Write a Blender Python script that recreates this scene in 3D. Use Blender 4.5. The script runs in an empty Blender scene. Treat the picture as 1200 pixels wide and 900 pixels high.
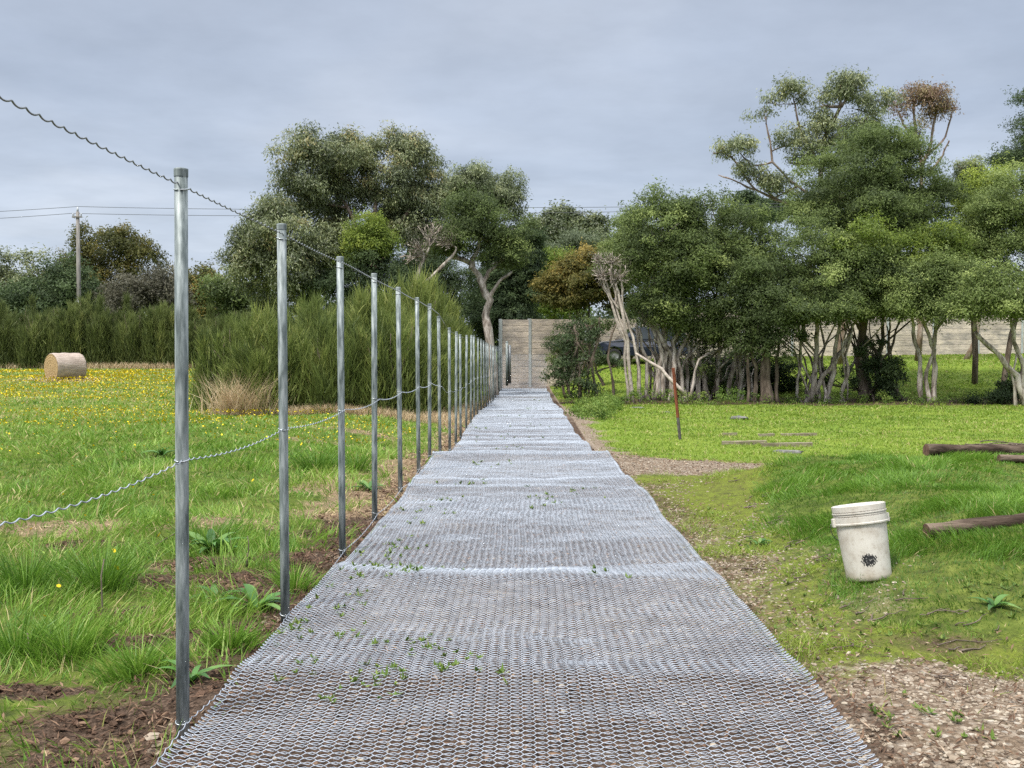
import bpy, math, random
import numpy as np
from mathutils import Vector

random.seed(7)
R = np.random.default_rng(7)
scene = bpy.context.scene
COL = scene.collection
rad = math.radians

# ------------------------------------------------------------------ camera
F = 1200.0
EYE = 1.45
PITCH = math.atan(43 / F)
YAW = math.atan(15 / F)
cd = bpy.data.cameras.new('camera')
cam = bpy.data.objects.new('camera', cd)
COL.objects.link(cam)
cam.location = (0, 0, EYE)
cam.rotation_euler = (math.pi / 2 - PITCH, 0, YAW)
cd.sensor_width = 36
cd.sensor_fit = 'HORIZONTAL'
cd.lens = 36 * F / 1200
cd.clip_start = 0.05
cd.clip_end = 5000
scene.camera = cam

# ------------------------------------------------------------------ sky, sun, exposure
SUN_EL, SUN_AZ = rad(60), rad(222)      # azimuth clockwise from +Y: behind and to the left
w = bpy.data.worlds.new('World')
scene.world = w
w.use_nodes = True
nt = w.node_tree
for n in list(nt.nodes):
    nt.nodes.remove(n)


def N(tree, typ, **kw):
    n = tree.nodes.new(typ)
    for k, v in kw.items():
        setattr(n, k, v)
    return n


def ramp(tree, stops, interp='LINEAR'):
    r = tree.nodes.new('ShaderNodeValToRGB')
    r.color_ramp.interpolation = interp
    e = r.color_ramp.elements
    while len(e) < len(stops):
        e.new(0.5)
    for i, (p, c) in enumerate(stops):
        e[i].position = p
        e[i].color = (c[0], c[1], c[2], 1) if hasattr(c, '__len__') else (c, c, c, 1)
    return r


out = N(nt, 'ShaderNodeOutputWorld')
bg = N(nt, 'ShaderNodeBackground')
bg.inputs['Strength'].default_value = 0.1
sky = N(nt, 'ShaderNodeTexSky', sky_type='NISHITA')
sky.sun_disc = False
sky.sun_elevation = SUN_EL
sky.sun_rotation = SUN_AZ
tc = N(nt, 'ShaderNodeTexCoord')
sep = N(nt, 'ShaderNodeSeparateXYZ')
nt.links.new(tc.outputs['Generated'], sep.inputs[0])
# cloud deck: direction projected on a flat layer overhead
za = N(nt, 'ShaderNodeMath', operation='MAXIMUM')
nt.links.new(sep.outputs['Z'], za.inputs[0])
za.inputs[1].default_value = 0.0
zb = N(nt, 'ShaderNodeMath', operation='ADD')
nt.links.new(za.outputs[0], zb.inputs[0])
zb.inputs[1].default_value = 0.10
dx = N(nt, 'ShaderNodeMath', operation='DIVIDE')
dy = N(nt, 'ShaderNodeMath', operation='DIVIDE')
nt.links.new(sep.outputs['X'], dx.inputs[0]); nt.links.new(zb.outputs[0], dx.inputs[1])
nt.links.new(sep.outputs['Y'], dy.inputs[0]); nt.links.new(zb.outputs[0], dy.inputs[1])
comb = N(nt, 'ShaderNodeCombineXYZ')
nt.links.new(dx.outputs[0], comb.inputs[0]); nt.links.new(dy.outputs[0], comb.inputs[1])
cn = N(nt, 'ShaderNodeTexNoise')
cn.inputs['Scale'].default_value = 0.62
cn.inputs['Detail'].default_value = 5
cn.inputs['Roughness'].default_value = 0.5
cn.inputs['Distortion'].default_value = 0.35
nt.links.new(comb.outputs[0], cn.inputs['Vector'])
cr = ramp(nt, [(0.28, (1.70, 1.99, 2.52)), (0.52, (2.26, 2.55, 3.08)), (0.74, (3.0, 3.24, 3.68))])
nt.links.new(cn.outputs['Fac'], cr.inputs[0])
cn2 = N(nt, 'ShaderNodeTexNoise')
cn2.inputs['Scale'].default_value = 2.2
cn2.inputs['Detail'].default_value = 6
cn2.inputs['Roughness'].default_value = 0.6
nt.links.new(comb.outputs[0], cn2.inputs['Vector'])
cr2 = ramp(nt, [(0.35, 0.94), (0.65, 1.07)])
nt.links.new(cn2.outputs['Fac'], cr2.inputs[0])
mm = N(nt, 'ShaderNodeMix', data_type='RGBA', blend_type='MULTIPLY')
mm.inputs[0].default_value = 1
nt.links.new(cr.outputs[0], mm.inputs[6]); nt.links.new(cr2.outputs[0], mm.inputs[7])
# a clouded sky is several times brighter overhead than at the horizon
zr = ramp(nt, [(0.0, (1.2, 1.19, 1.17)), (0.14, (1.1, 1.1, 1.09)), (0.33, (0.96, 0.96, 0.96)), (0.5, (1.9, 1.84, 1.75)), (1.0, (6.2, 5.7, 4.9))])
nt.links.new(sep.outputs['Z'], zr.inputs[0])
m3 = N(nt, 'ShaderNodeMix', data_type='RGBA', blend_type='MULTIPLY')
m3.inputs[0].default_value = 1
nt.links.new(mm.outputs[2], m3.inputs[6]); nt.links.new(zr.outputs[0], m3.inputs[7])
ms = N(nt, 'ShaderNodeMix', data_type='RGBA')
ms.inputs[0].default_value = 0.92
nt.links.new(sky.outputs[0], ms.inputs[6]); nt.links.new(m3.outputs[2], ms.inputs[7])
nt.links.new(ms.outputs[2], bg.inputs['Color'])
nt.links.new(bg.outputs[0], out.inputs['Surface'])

sl = bpy.data.lights.new('sun', 'SUN')
sl.energy = 2.0
sl.angle = rad(10)
sl.color = (1.0, 0.95, 0.87)
so = bpy.data.objects.new('sun', sl)
COL.objects.link(so)
sd = Vector((math.sin(SUN_AZ) * math.cos(SUN_EL), math.cos(SUN_AZ) * math.cos(SUN_EL), math.sin(SUN_EL)))
so.rotation_euler = (-sd).to_track_quat('-Z', 'Y').to_euler()
so.location = (-20, -30, 50)

vs = scene.view_settings
vs.view_transform = 'Standard'
vs.look = 'None'
vs.exposure = 1.15
vs.gamma = 1
vs.use_curve_mapping = False
scene.cycles.max_bounces = 6
scene.cycles.diffuse_bounces = 3
scene.cycles.glossy_bounces = 2
scene.cycles.transmission_bounces = 3
scene.cycles.transparent_max_bounces = 6
scene.cycles.use_denoising = False

# ------------------------------------------------------------------ helpers: numbers
_T = np.random.default_rng(99).random((8, 256, 256))


def vnoise(x, y, s=0):
    x = np.asarray(x, float); y = np.asarray(y, float)
    xi = np.floor(x).astype(int); yi = np.floor(y).astype(int)
    fx = x - xi; fy = y - yi
    fx = fx * fx * (3 - 2 * fx); fy = fy * fy * (3 - 2 * fy)
    T = _T[s % 8]
    a = T[xi & 255, yi & 255]; b = T[(xi + 1) & 255, yi & 255]
    c = T[xi & 255, (yi + 1) & 255]; d = T[(xi + 1) & 255, (yi + 1) & 255]
    return (a * (1 - fx) + b * fx) * (1 - fy) + (c * (1 - fx) + d * fx) * fy


def fbm(x, y, s=0, o=4):
    v = 0; a = 0.5; t = 0
    for i in range(o):
        v = v + a * vnoise(x * 2 ** i + 17.3 * i, y * 2 ** i + 9.1 * i, s + i); t += a; a *= 0.5
    return v / t


def S(a, b, x):
    t = np.clip((np.asarray(x, float) - a) / (b - a), 0, 1)
    return t * t * (3 - 2 * t)


# ------------------------------------------------------------------ terrain shape
def smooth_interp(y, xs, ys):
    return np.interp(y, xs, ys)


_c = ([-30, 0, 8, 12, 14.0, 15.0, 16.6, 20, 26, 38, 52, 70, 120, 400], [0, 0, -.04, -.07, -.09, -.13, -.31, -.42, -.38, -.62, -.62, -.4, .2, 2])
_l = ([-30, 0, 14, 24, 42, 60, 100, 400], [0, 0, -.05, -.1, .05, .3, .8, 4])
_r = ([-30, 0, 5, 12, 14, 18, 26, 36, 40, 44, 50, 62, 80, 400], [0, .0, .03, -.05, -.12, -.42, -.5, -.64, -.62, -.12, .66, 1.12, 1.6, 5])


def gh(x, y):
    x = np.asarray(x, float); y = np.asarray(y, float)
    c = np.interp(y, *_c); l = np.interp(y, *_l); r = np.interp(y, *_r)
    wl = S(-1.4, -4.0, x); wr = S(1.2, 3.2, x) * np.where(y > 39, S(1.6, 4.0, x), 1)
    z = c * (1 - wl) * (1 - wr) + l * wl + r * wr
    m = 0.33 * S(1.25, 3.4, x) * S(4.0, 6.6, y) * (1 - S(10.6, 12.2, y))
    z = z + m
    lump = (fbm(x * 1.3, y * 1.3, 1, 4) - 0.5)
    off = S(0.0, 0.5, np.abs(x) - 1.1)
    z = z + lump * (0.05 + 0.09 * off * (1 - S(30, 60, y)))
    return z


CY, SY = math.cos(YAW), math.sin(YAW)
CP, SP = math.cos(PITCH), math.sin(PITCH)


def ray(px, py):
    u = (px - 600) / F; v = -(py - 450) / F
    y = CP + v * SP; z = -SP + v * CP            # forward is +Y, tilted down
    return (u * CY - y * SY, u * SY + y * CY, z)


def P(px, py, Y):
    d = ray(px, py); t = Y / d[1]
    return np.array((d[0] * t, Y, EYE + d[2] * t))


def G(px, py):
    d = np.array(ray(px, py))
    ts = np.linspace(2.5, 90, 6000)
    z = EYE + d[2] * ts
    g = gh(d[0] * ts, d[1] * ts)
    i = int(np.argmax(z < g))
    t = ts[i]
    return np.array((d[0] * t, d[1] * t, float(gh(d[0] * t, d[1] * t))))


# ------------------------------------------------------------------ helpers: meshes and objects
def tag(o, label=None, cat=None, group=None, kind=None):
    if label: o['label'] = label
    if cat: o['category'] = cat
    if group: o['group'] = group
    if kind: o['kind'] = kind
    return o


def empty(name, loc, label=None, cat=None, group=None, rot=(0, 0, 0)):
    o = bpy.data.objects.new(name, None)
    o.empty_display_size = 0.2
    COL.objects.link(o)
    o.location = [float(v) for v in loc]
    o.rotation_euler = rot
    return tag(o, label, cat, group)


def mesh_np(name, V, faces, mat, parent=None, attrs=None, smooth=False, color=None, local=False):
    """one mesh object from a vertex array and a list of same-size face arrays"""
    V = np.ascontiguousarray(V, dtype=np.float32)
    me = bpy.data.meshes.new(name)
    me.vertices.add(len(V))
    me.vertices.foreach_set('co', V.ravel())
    idx = np.concatenate([np.asarray(f, np.int32).ravel() for f in faces])
    sizes = np.concatenate([np.full(len(f), np.asarray(f).shape[1], np.int32) for f in faces])
    starts = np.concatenate([[0], np.cumsum(sizes)[:-1]]).astype(np.int32)
    me.loops.add(len(idx))
    me.loops.foreach_set('vertex_index', idx)
    me.polygons.add(len(sizes))
    me.polygons.foreach_set('loop_start', starts)
    me.polygons.foreach_set('loop_total', sizes)
    me.polygons.foreach_set('use_smooth', np.full(len(sizes), bool(smooth)))
    me.update(calc_edges=True)
    me.validate()
    for k, v in (attrs or {}).items():
        a = me.attributes.new(k, 'FLOAT', 'POINT')
        a.data.foreach_set('value', np.asarray(v, np.float32))
    if color is not None:
        a = me.attributes.new('zone', 'FLOAT_COLOR', 'POINT')
        a.data.foreach_set('color', np.asarray(color, np.float32).ravel())
    if mat: me.materials.append(mat)
    o = bpy.data.objects.new(name, me)
    COL.objects.link(o)
    if parent is not None:
        o.parent = parent
        if not local:                                # world coordinates given: shift into the parent's frame
            o.matrix_parent_inverse = (Vector(parent.location) and __import__('mathutils').Matrix.LocRotScale(parent.location, parent.rotation_euler, None)).inverted()
    return o


class MB:
    """collects tubes, boxes, lathes and prisms into one mesh"""
    def __init__(s):
        s.v = []; s.q = []; s.t = []; s.n = 0; s.a = []

    def add(s, V, q=None, t=None, a=0.0):
        V = np.asarray(V, float).reshape(-1, 3)
        s.v.append(V)
        if q is not None and len(q): s.q.append(np.asarray(q) + s.n)
        if t is not None and len(t): s.t.append(np.asarray(t) + s.n)
        s.a.append(np.full(len(V), a))
        s.n += len(V)
        return s

    def tube(s, path, r, sides=6, cap=True, a=0.0):
        p = np.asarray(path, float); n = len(p)
        r = np.broadcast_to(np.asarray(r, float), (n,))
        d = np.gradient(p, axis=0)
        d /= np.linalg.norm(d, axis=1)[:, None] + 1e-9
        mean = np.abs(p[-1] - p[0]); up = np.eye(3)[int(np.argmin(mean))]
        u = np.cross(d, up); u /= np.linalg.norm(u, axis=1)[:, None] + 1e-9
        v = np.cross(d, u)
        an = np.arange(sides) / sides * 2 * math.pi
        V = p[:, None, :] + r[:, None, None] * (np.cos(an)[None, :, None] * u[:, None, :] + np.sin(an)[None, :, None] * v[:, None, :])
        i = np.arange(n - 1)[:, None] * sides; j = np.arange(sides)[None, :]; k = (j + 1) % sides
        q = np.stack([i + j, i + k, i + sides + k, i + sides + j], -1).reshape(-1, 4)
        V = V.reshape(-1, 3); t = []
        if cap:
            b = len(V)
            V = np.vstack([V, p[:1], p[-1:]])
            jj = np.arange(sides); kk = (jj + 1) % sides; o = (n - 1) * sides
            t = np.vstack([np.stack([kk, jj, np.full(sides, b)], -1), np.stack([o + jj, o + kk, np.full(sides, b + 1)], -1)])
        return s.add(V, q, t, a)

    def lathe(s, prof, sides=24, c=(0, 0, 0), a=0.0):
        pr = np.asarray(prof, float); n = len(pr)
        an = np.arange(sides) / sides * 2 * math.pi
        V = np.stack([pr[:, 0][:, None] * np.cos(an), pr[:, 0][:, None] * np.sin(an), np.broadcast_to(pr[:, 1][:, None], (n, sides))], -1)
        i = np.arange(n - 1)[:, None] * sides; j = np.arange(sides)[None, :]; k = (j + 1) % sides
        q = np.stack([i + j, i + k, i + sides + k, i + sides + j], -1).reshape(-1, 4)
        return s.add(V.reshape(-1, 3) + np.asarray(c), q, None, a)

    def box(s, lo, hi, a=0.0, jit=0.0):
        x0, y0, z0 = lo; x1, y1, z1 = hi
        V = np.array([(x0, y0, z0), (x1, y0, z0), (x1, y1, z0), (x0, y1, z0), (x0, y0, z1), (x1, y0, z1), (x1, y1, z1), (x0, y1, z1)], float)
        if jit: V = V + R.normal(0, jit, V.shape)
        q = [(0, 3, 2, 1), (4, 5, 6, 7), (0, 1, 5, 4), (1, 2, 6, 5), (2, 3, 7, 6), (3, 0, 4, 7)]
        return s.add(V, q, None, a)

    def xform(s, M):
        s.v = [V @ np.asarray(M)[:3, :3].T + np.asarray(M)[:3, 3] for V in s.v]
        return s

    def build(s, name, mat, parent=None, smooth=True, local=False):
        f = []
        if s.q: f.append(np.vstack(s.q))
        if s.t: f.append(np.vstack(s.t))
        return mesh_np(name, np.vstack(s.v), f, mat, parent, {'tint': np.concatenate(s.a)}, smooth, None, local)


def bevel(o, wd=0.01, seg=2):
    m = o.modifiers.new('bevel', 'BEVEL'); m.width = wd; m.segments = seg; m.limit_method = 'ANGLE'
    return o


def copy_tree(o, parent=None):
    c = o.copy(); COL.objects.link(c)
    if parent is not None: c.parent = parent
    for ch in list(o.children): copy_tree(ch, c)
    return c


# ------------------------------------------------------------------ helpers: materials
def mat_new(name):
    m = bpy.data.materials.new(name); m.use_nodes = True
    t = m.node_tree
    for n in list(t.nodes): t.nodes.remove(n)
    o = N(t, 'ShaderNodeOutputMaterial')
    return m, t, o


def noise_node(t, scale, detail=4, rough=0.55, coord='Object', stretch=None):
    tcn = N(t, 'ShaderNodeTexCoord')
    src = tcn.outputs[coord]
    if stretch:
        mp = N(t, 'ShaderNodeMapping'); mp.inputs['Scale'].default_value = stretch
        t.links.new(src, mp.inputs[0]); src = mp.outputs[0]
    n = N(t, 'ShaderNodeTexNoise')
    n.inputs['Scale'].default_value = scale; n.inputs['Detail'].default_value = detail; n.inputs['Roughness'].default_value = rough
    t.links.new(src, n.inputs['Vector'])
    return n


def surf_mat(name, stops, scale=8, rough=0.8, metal=0.0, stretch=None, bump=0.0, bscale=None, detail=5, spec=0.3, tint=0.0):
    """noise-coloured principled material"""
    m, t, o = mat_new(name)
    n = noise_node(t, scale, detail, 0.6, 'Object', stretch)
    r = ramp(t, stops); t.links.new(n.outputs['Fac'], r.inputs[0])
    b = N(t, 'ShaderNodeBsdfPrincipled')
    b.inputs['Roughness'].default_value = rough; b.inputs['Metallic'].default_value = metal
    b.inputs['Specular IOR Level'].default_value = spec
    t.links.new(r.outputs[0], b.inputs['Base Color'])
    if bump:
        n2 = noise_node(t, bscale or scale * 3, 4, 0.6, 'Object', stretch)
        bp = N(t, 'ShaderNodeBump'); bp.inputs['Strength'].default_value = bump; bp.inputs['Distance'].default_value = 0.02
        t.links.new(n2.outputs['Fac'], bp.inputs['Height']); t.links.new(bp.outputs[0], b.inputs['Normal'])
    t.links.new(b.outputs[0], o.inputs[0])
    return m


def leaf_mat(name, stops, trans=0.42, rough=0.55, spec=0.25):
    """colour by the per-leaf tint attribute; leaves let some light through"""
    m, t, o = mat_new(name)
    at = N(t, 'ShaderNodeAttribute'); at.attribute_name = 'tint'
    r = ramp(t, stops); t.links.new(at.outputs['Fac'], r.inputs[0])
    b = N(t, 'ShaderNodeBsdfPrincipled'); b.inputs['Roughness'].default_value = rough
    b.inputs['Specular IOR Level'].default_value = spec
    t.links.new(r.outputs[0], b.inputs['Base Color'])
    tr = N(t, 'ShaderNodeBsdfTranslucent'); t.links.new(r.outputs[0], tr.inputs['Color'])
    mx = N(t, 'ShaderNodeMixShader'); mx.inputs[0].default_value = trans
    t.links.new(b.outputs[0], mx.inputs[1]); t.links.new(tr.outputs[0], mx.inputs[2])
    t.links.new(mx.outputs[0], o.inputs[0])
    return m


M = {}
M['steel'] = surf_mat('galvanised_steel', [(0.36, (0.082, 0.102, 0.102)), (0.5, (0.204, 0.235, 0.235)), (0.64, (0.357, 0.390, 0.390))], 34, 0.55, 0.15, (1, 1, .16), 0.05, 60)
M['zinc'] = surf_mat('bright_zinc', [(0.3, (.45, .48, .50)), (0.7, (.70, .73, .75))], 20, 0.35, 0.8)
M['wire'] = surf_mat('galvanised_wire', [(0.3, (0.283, 0.313, 0.354)), (0.7, (0.441, 0.479, 0.541))], 9, 0.55, 0.3)
M['wire_dull'] = surf_mat('weathered_wire', [(0.3, (0.180, 0.192, 0.198)), (0.7, (0.288, 0.300, 0.312))], 9, 0.5, 0.6)
M['bark_pale'] = surf_mat('pale_paperbark', [(0.32, (0.088, 0.069, 0.054)), (0.46, (0.293, 0.244, 0.201)), (0.62, (0.547, 0.489, 0.430))], 8, 0.9, 0, (1, 1, .22), 0.8, 18)
M['bark_brown'] = surf_mat('brown_bark', [(0.3, (.05, .038, .028)), (0.5, (.13, .10, .075)), (0.75, (.26, .21, .165))], 8, 0.95, 0, (1, 1, .18), 0.7, 20)
M['bark_red'] = surf_mat('reddish_limb_bark', [(0.3, (.10, .065, .045)), (0.5, (.24, .17, .13)), (0.75, (.46, .40, .35))], 5, 0.85, 0, (1, 1, .4), 0.3, 14)
M['twig'] = surf_mat('dead_twig', [(0.3, (.06, .045, .035)), (0.7, (.19, .15, .12))], 9, 0.95)
M['dead_white'] = surf_mat('bleached_wood', [(0.3, (0.253, 0.207, 0.172)), (0.7, (0.598, 0.529, 0.460))], 8, 0.9)
M['melaleuca'] = leaf_mat('melaleuca_leaf', [(0.0, (0.067, 0.093, 0.037)), (0.45, (0.141, 0.190, 0.060)), (0.8, (0.247, 0.311, 0.099)), (1.0, (0.387, 0.454, 0.157))])
M['melaleuca_lime'] = leaf_mat('fresh_melaleuca_leaf', [(0.0, (0.084, 0.121, 0.027)), (0.5, (0.176, 0.244, 0.044)), (1.0, (0.353, 0.420, 0.076))])
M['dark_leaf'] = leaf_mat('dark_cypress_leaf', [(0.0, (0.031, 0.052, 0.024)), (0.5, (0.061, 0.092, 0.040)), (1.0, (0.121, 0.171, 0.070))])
M['euc'] = leaf_mat('eucalypt_leaf', [(0.0, (0.073, 0.093, 0.045)), (0.4, (0.159, 0.190, 0.082)), (0.75, (0.267, 0.289, 0.125)), (1.0, (0.420, 0.352, 0.159))], 0.25, 0.42, 0.5)
M['euc_pale'] = leaf_mat('pale_eucalypt_leaf', [(0.0, (.10, .125, .06)), (0.5, (.22, .26, .125)), (1.0, (.40, .41, .18))], 0.25, 0.42, 0.5)
M['euc_red'] = leaf_mat('russet_gum_leaf', [(0.0, (.13, .085, .06)), (0.5, (.26, .17, .12)), (1.0, (.32, .27, .13))], 0.25, 0.5)
M['grey_leaf'] = leaf_mat('grey_brown_leaf', [(0.0, (0.072, 0.072, 0.048)), (0.5, (0.144, 0.136, 0.096)), (1.0, (0.240, 0.224, 0.144))])
M['golden'] = leaf_mat('golden_wattle_leaf', [(0.0, (.055, .065, .022)), (0.45, (.12, .125, .035)), (0.8, (.23, .19, .05)), (1.0, (.36, .27, .07))])
M['sage'] = leaf_mat('grey_green_leaf', [(0.0, (0.078, 0.098, 0.058)), (0.5, (0.156, 0.189, 0.111)), (1.0, (0.260, 0.299, 0.182))])
M['gorse'] = leaf_mat('gorse_leaf', [(0.0, (0.064, 0.087, 0.029)), (0.5, (0.148, 0.181, 0.054)), (0.85, (0.273, 0.308, 0.099)), (1.0, (0.420, 0.396, 0.148))])
M['broom'] = leaf_mat('broom_leaf', [(0.0, (0.071, 0.099, 0.029)), (0.5, (0.174, 0.222, 0.057)), (0.85, (0.311, 0.345, 0.095)), (1.0, (0.433, 0.404, 0.162))])
M['grass'] = leaf_mat('grass_blade', [(0.0, (0.048, 0.108, 0.012)), (0.35, (0.103, 0.217, 0.022)), (0.66, (0.187, 0.326, 0.039)), (0.82, (0.301, 0.422, 0.079)), (0.9, (0.459, 0.386, 0.169)), (1.0, (0.628, 0.507, 0.278))], 0.35, 0.5, 0.35)
M['lawn'] = leaf_mat('mown_lawn_blade', [(0.0, (0.110, 0.185, 0.019)), (0.5, (0.199, 0.296, 0.034)), (0.85, (0.299, 0.370, 0.063)), (1.0, (0.479, 0.388, 0.189))], 0.35, 0.5, 0.35)
M['straw'] = leaf_mat('dry_straw', [(0.0, (.18, .12, .07)), (0.4, (.38, .27, .16)), (0.8, (.58, .45, .28)), (1.0, (.72, .60, .42))], 0.25, 0.8)
M['weed'] = leaf_mat('weed_leaf', [(0.0, (.06, .11, .018)), (0.6, (.13, .21, .035)), (1.0, (.24, .30, .07))], 0.3)
M['dock'] = leaf_mat('dock_leaf', [(0.0, (0.036, 0.102, 0.018)), (0.6, (0.078, 0.192, 0.036)), (1.0, (0.156, 0.264, 0.060))], 0.25, 0.45, 0.4)
M['flower'] = leaf_mat('yellow_petal', [(0.0, (.70, .52, .012)), (1.0, (.86, .72, .03))], 0.3)
M['litter'] = leaf_mat('leaf_litter', [(0.0, (.035, .022, .014)), (0.5, (.12, .07, .045)), (0.85, (.24, .155, .10)), (1.0, (.42, .33, .24))], 0.1, 0.9)
M['stone'] = leaf_mat('gravel_stone', [(0.0, (0.117, 0.084, 0.059)), (0.5, (0.260, 0.208, 0.154)), (0.9, (0.418, 0.364, 0.289)), (1.0, (0.251, 0.117, 0.067))], 0.0, 0.9)
M['log'] = surf_mat('weathered_log', [(0.32, (.018, .013, .010)), (0.5, (.065, .047, .036)), (0.68, (.19, .145, .112))], 9, 0.95, 0, (.2, 1.5, 1.5), 0.8, 30, 5, .05)
M['log_end'] = surf_mat('log_end_grain', [(0.3, (.06, .035, .025)), (0.7, (.17, .10, .07))], 30, 0.95)
M['plank'] = surf_mat('old_plank', [(0.3, (0.136, 0.112, 0.072)), (0.7, (0.320, 0.280, 0.200))], 8, 0.95, 0, (.3, 2, 2), 0.4)
M['rock'] = surf_mat('grey_rock', [(0.3, (0.077, 0.074, 0.069)), (0.7, (0.209, 0.204, 0.193))], 9, 0.95, 0, None, 0.6)


# ---- ground material: zones (r soil, g gravel, b moss, a straw) blended with noise
def ground_mat():
    m, t, o = mat_new('ground_surface')
    at = N(t, 'ShaderNodeAttribute'); at.attribute_name = 'zone'
    sp = N(t, 'ShaderNodeSeparateColor'); t.links.new(at.outputs['Color'], sp.inputs[0])

    def mixc(fac, a, b):
        x = N(t, 'ShaderNodeMix', data_type='RGBA'); t.links.new(fac, x.inputs[0]); t.links.new(a, x.inputs[6]); t.links.new(b, x.inputs[7]); return x.outputs[2]

    tf = N(t, 'ShaderNodeAttribute'); tf.attribute_name = 'turf'
    n1 = noise_node(t, 0.7, 6, 0.6); n2 = noise_node(t, 9, 6, 0.65); n3 = noise_node(t, 60, 4, 0.6)
    g = ramp(t, [(0.3, (.040, .050, .016)), (0.5, (.080, .105, .020)), (0.68, (.135, .165, .035))])
    t.links.new(n2.outputs['Fac'], g.inputs[0])
    gl = ramp(t, [(0.3, (.085, .125, .018)), (0.5, (.14, .195, .026)), (0.68, (.20, .25, .045))]); t.links.new(n2.outputs['Fac'], gl.inputs[0])
    gb = mixc(tf.outputs['Fac'], g.outputs[0], gl.outputs[0])
    g2 = ramp(t, [(0.32, (.85, .95, .8)), (0.66, (1.2, 1.12, 1.2))]); t.links.new(n1.outputs['Fac'], g2.inputs[0])
    gm = N(t, 'ShaderNodeMix', data_type='RGBA', blend_type='MULTIPLY'); gm.inputs[0].default_value = 1
    t.links.new(gb, gm.inputs[6]); t.links.new(g2.outputs[0], gm.inputs[7])
    soil = ramp(t, [(0.28, (.022, .015, .010)), (0.5, (.065, .043, .030)), (0.72, (.16, .11, .08))]); t.links.new(n3.outputs['Fac'], soil.inputs[0])
    # gravel: cells of stones
    tcn = N(t, 'ShaderNodeTexCoord')
    vo = N(t, 'ShaderNodeTexVoronoi'); vo.inputs['Scale'].default_value = 42; vo.inputs['Randomness'].default_value = 1
    t.links.new(tcn.outputs['Object'], vo.inputs['Vector'])
    vsep = N(t, 'ShaderNodeSeparateColor'); t.links.new(vo.outputs['Color'], vsep.inputs[0])
    gr = ramp(t, [(0.0, (.09, .062, .042)), (0.45, (.21, .16, .115)), (0.8, (.35, .29, .225)), (1.0, (.48, .43, .36))]); t.links.new(vsep.outputs[0], gr.inputs[0])
    vd = ramp(t, [(0.0, 1.0), (0.55, .9), (0.9, .45)]); t.links.new(vo.outputs['Distance'], vd.inputs[0])
    grm = N(t, 'ShaderNodeMix', data_type='RGBA', blend_type='MULTIPLY'); grm.inputs[0].default_value = 1
    t.links.new(gr.outputs[0], grm.inputs[6]); t.links.new(vd.outputs[0], grm.inputs[7])
    dirt = ramp(t, [(0.42, 0.0), (0.62, 0.75)]); t.links.new(n2.outputs['Fac'], dirt.inputs[0])
    brown = ramp(t, [(0.3, (.10, .07, .045)), (0.7, (.24, .175, .12))]); t.links.new(n3.outputs['Fac'], brown.inputs[0])
    gravel = mixc(dirt.outputs[0], grm.outputs[2], brown.outputs[0])
    moss = ramp(t, [(0.30, (.070, .055, .032)), (0.44, (.095, .10, .025)), (0.56, (.135, .165, .024)), (0.75, (.20, .24, .035))])
    ma = N(t, 'ShaderNodeMath', operation='ADD'); t.links.new(n2.outputs['Fac'], ma.inputs[0]); t.links.new(n3.outputs['Fac'], ma.inputs[1])
    mh = N(t, 'ShaderNodeMath', operation='MULTIPLY'); t.links.new(ma.outputs[0], mh.inputs[0]); mh.inputs[1].default_value = .5; t.links.new(mh.outputs[0], moss.inputs[0])
    straw = ramp(t, [(0.3, (.11, .075, .045)), (0.7, (.30, .22, .14))]); t.links.new(n3.outputs['Fac'], straw.inputs[0])

    def sharp(src):
        a = N(t, 'ShaderNodeMath', operation='ADD'); t.links.new(src, a.inputs[0])
        b = N(t, 'ShaderNodeMath', operation='MULTIPLY_ADD'); t.links.new(n2.outputs['Fac'], b.inputs[0]); b.inputs[1].default_value = 1.1; b.inputs[2].default_value = -0.55
        t.links.new(b.outputs[0], a.inputs[1])
        b3 = N(t, 'ShaderNodeMath', operation='MULTIPLY_ADD'); t.links.new(n3.outputs['Fac'], b3.inputs[0]); b3.inputs[1].default_value = 0.7
        b4 = N(t, 'ShaderNodeMath', operation='SUBTRACT'); t.links.new(a.outputs[0], b4.inputs[0]); b4.inputs[1].default_value = 0.35
        t.links.new(b4.outputs[0], b3.inputs[2])
        r = ramp(t, [(0.30, 0.0), (0.72, 1.0)]); t.links.new(b3.outputs[0], r.inputs[0]); return r.outputs[0]

    c = mixc(sharp(sp.outputs[1]), gm.outputs[2], gravel)
    c = mixc(sharp(sp.outputs[2]), c, moss.outputs[0])
    c = mixc(sharp(sp.outputs[0]), c, soil.outputs[0])
    c = mixc(sharp(at.outputs['Alpha']), c, straw.outputs[0])
    b = N(t, 'ShaderNodeBsdfPrincipled'); b.inputs['Roughness'].default_value = 0.95; b.inputs['Specular IOR Level'].default_value = 0.1
    t.links.new(c, b.inputs['Base Color'])
    ad = N(t, 'ShaderNodeMath', operation='MULTIPLY_ADD'); t.links.new(n3.outputs['Fac'], ad.inputs[0]); ad.inputs[1].default_value = 0.6
    t.links.new(n2.outputs['Fac'], ad.inputs[2])
    bp = N(t, 'ShaderNodeBump'); bp.inputs['Strength'].default_value = 0.7; bp.inputs['Distance'].default_value = 0.04
    t.links.new(ad.outputs[0], bp.inputs['Height']); t.links.new(bp.outputs[0], b.inputs['Normal'])
    t.links.new(b.outputs[0], o.inputs[0])
    return m


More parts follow.
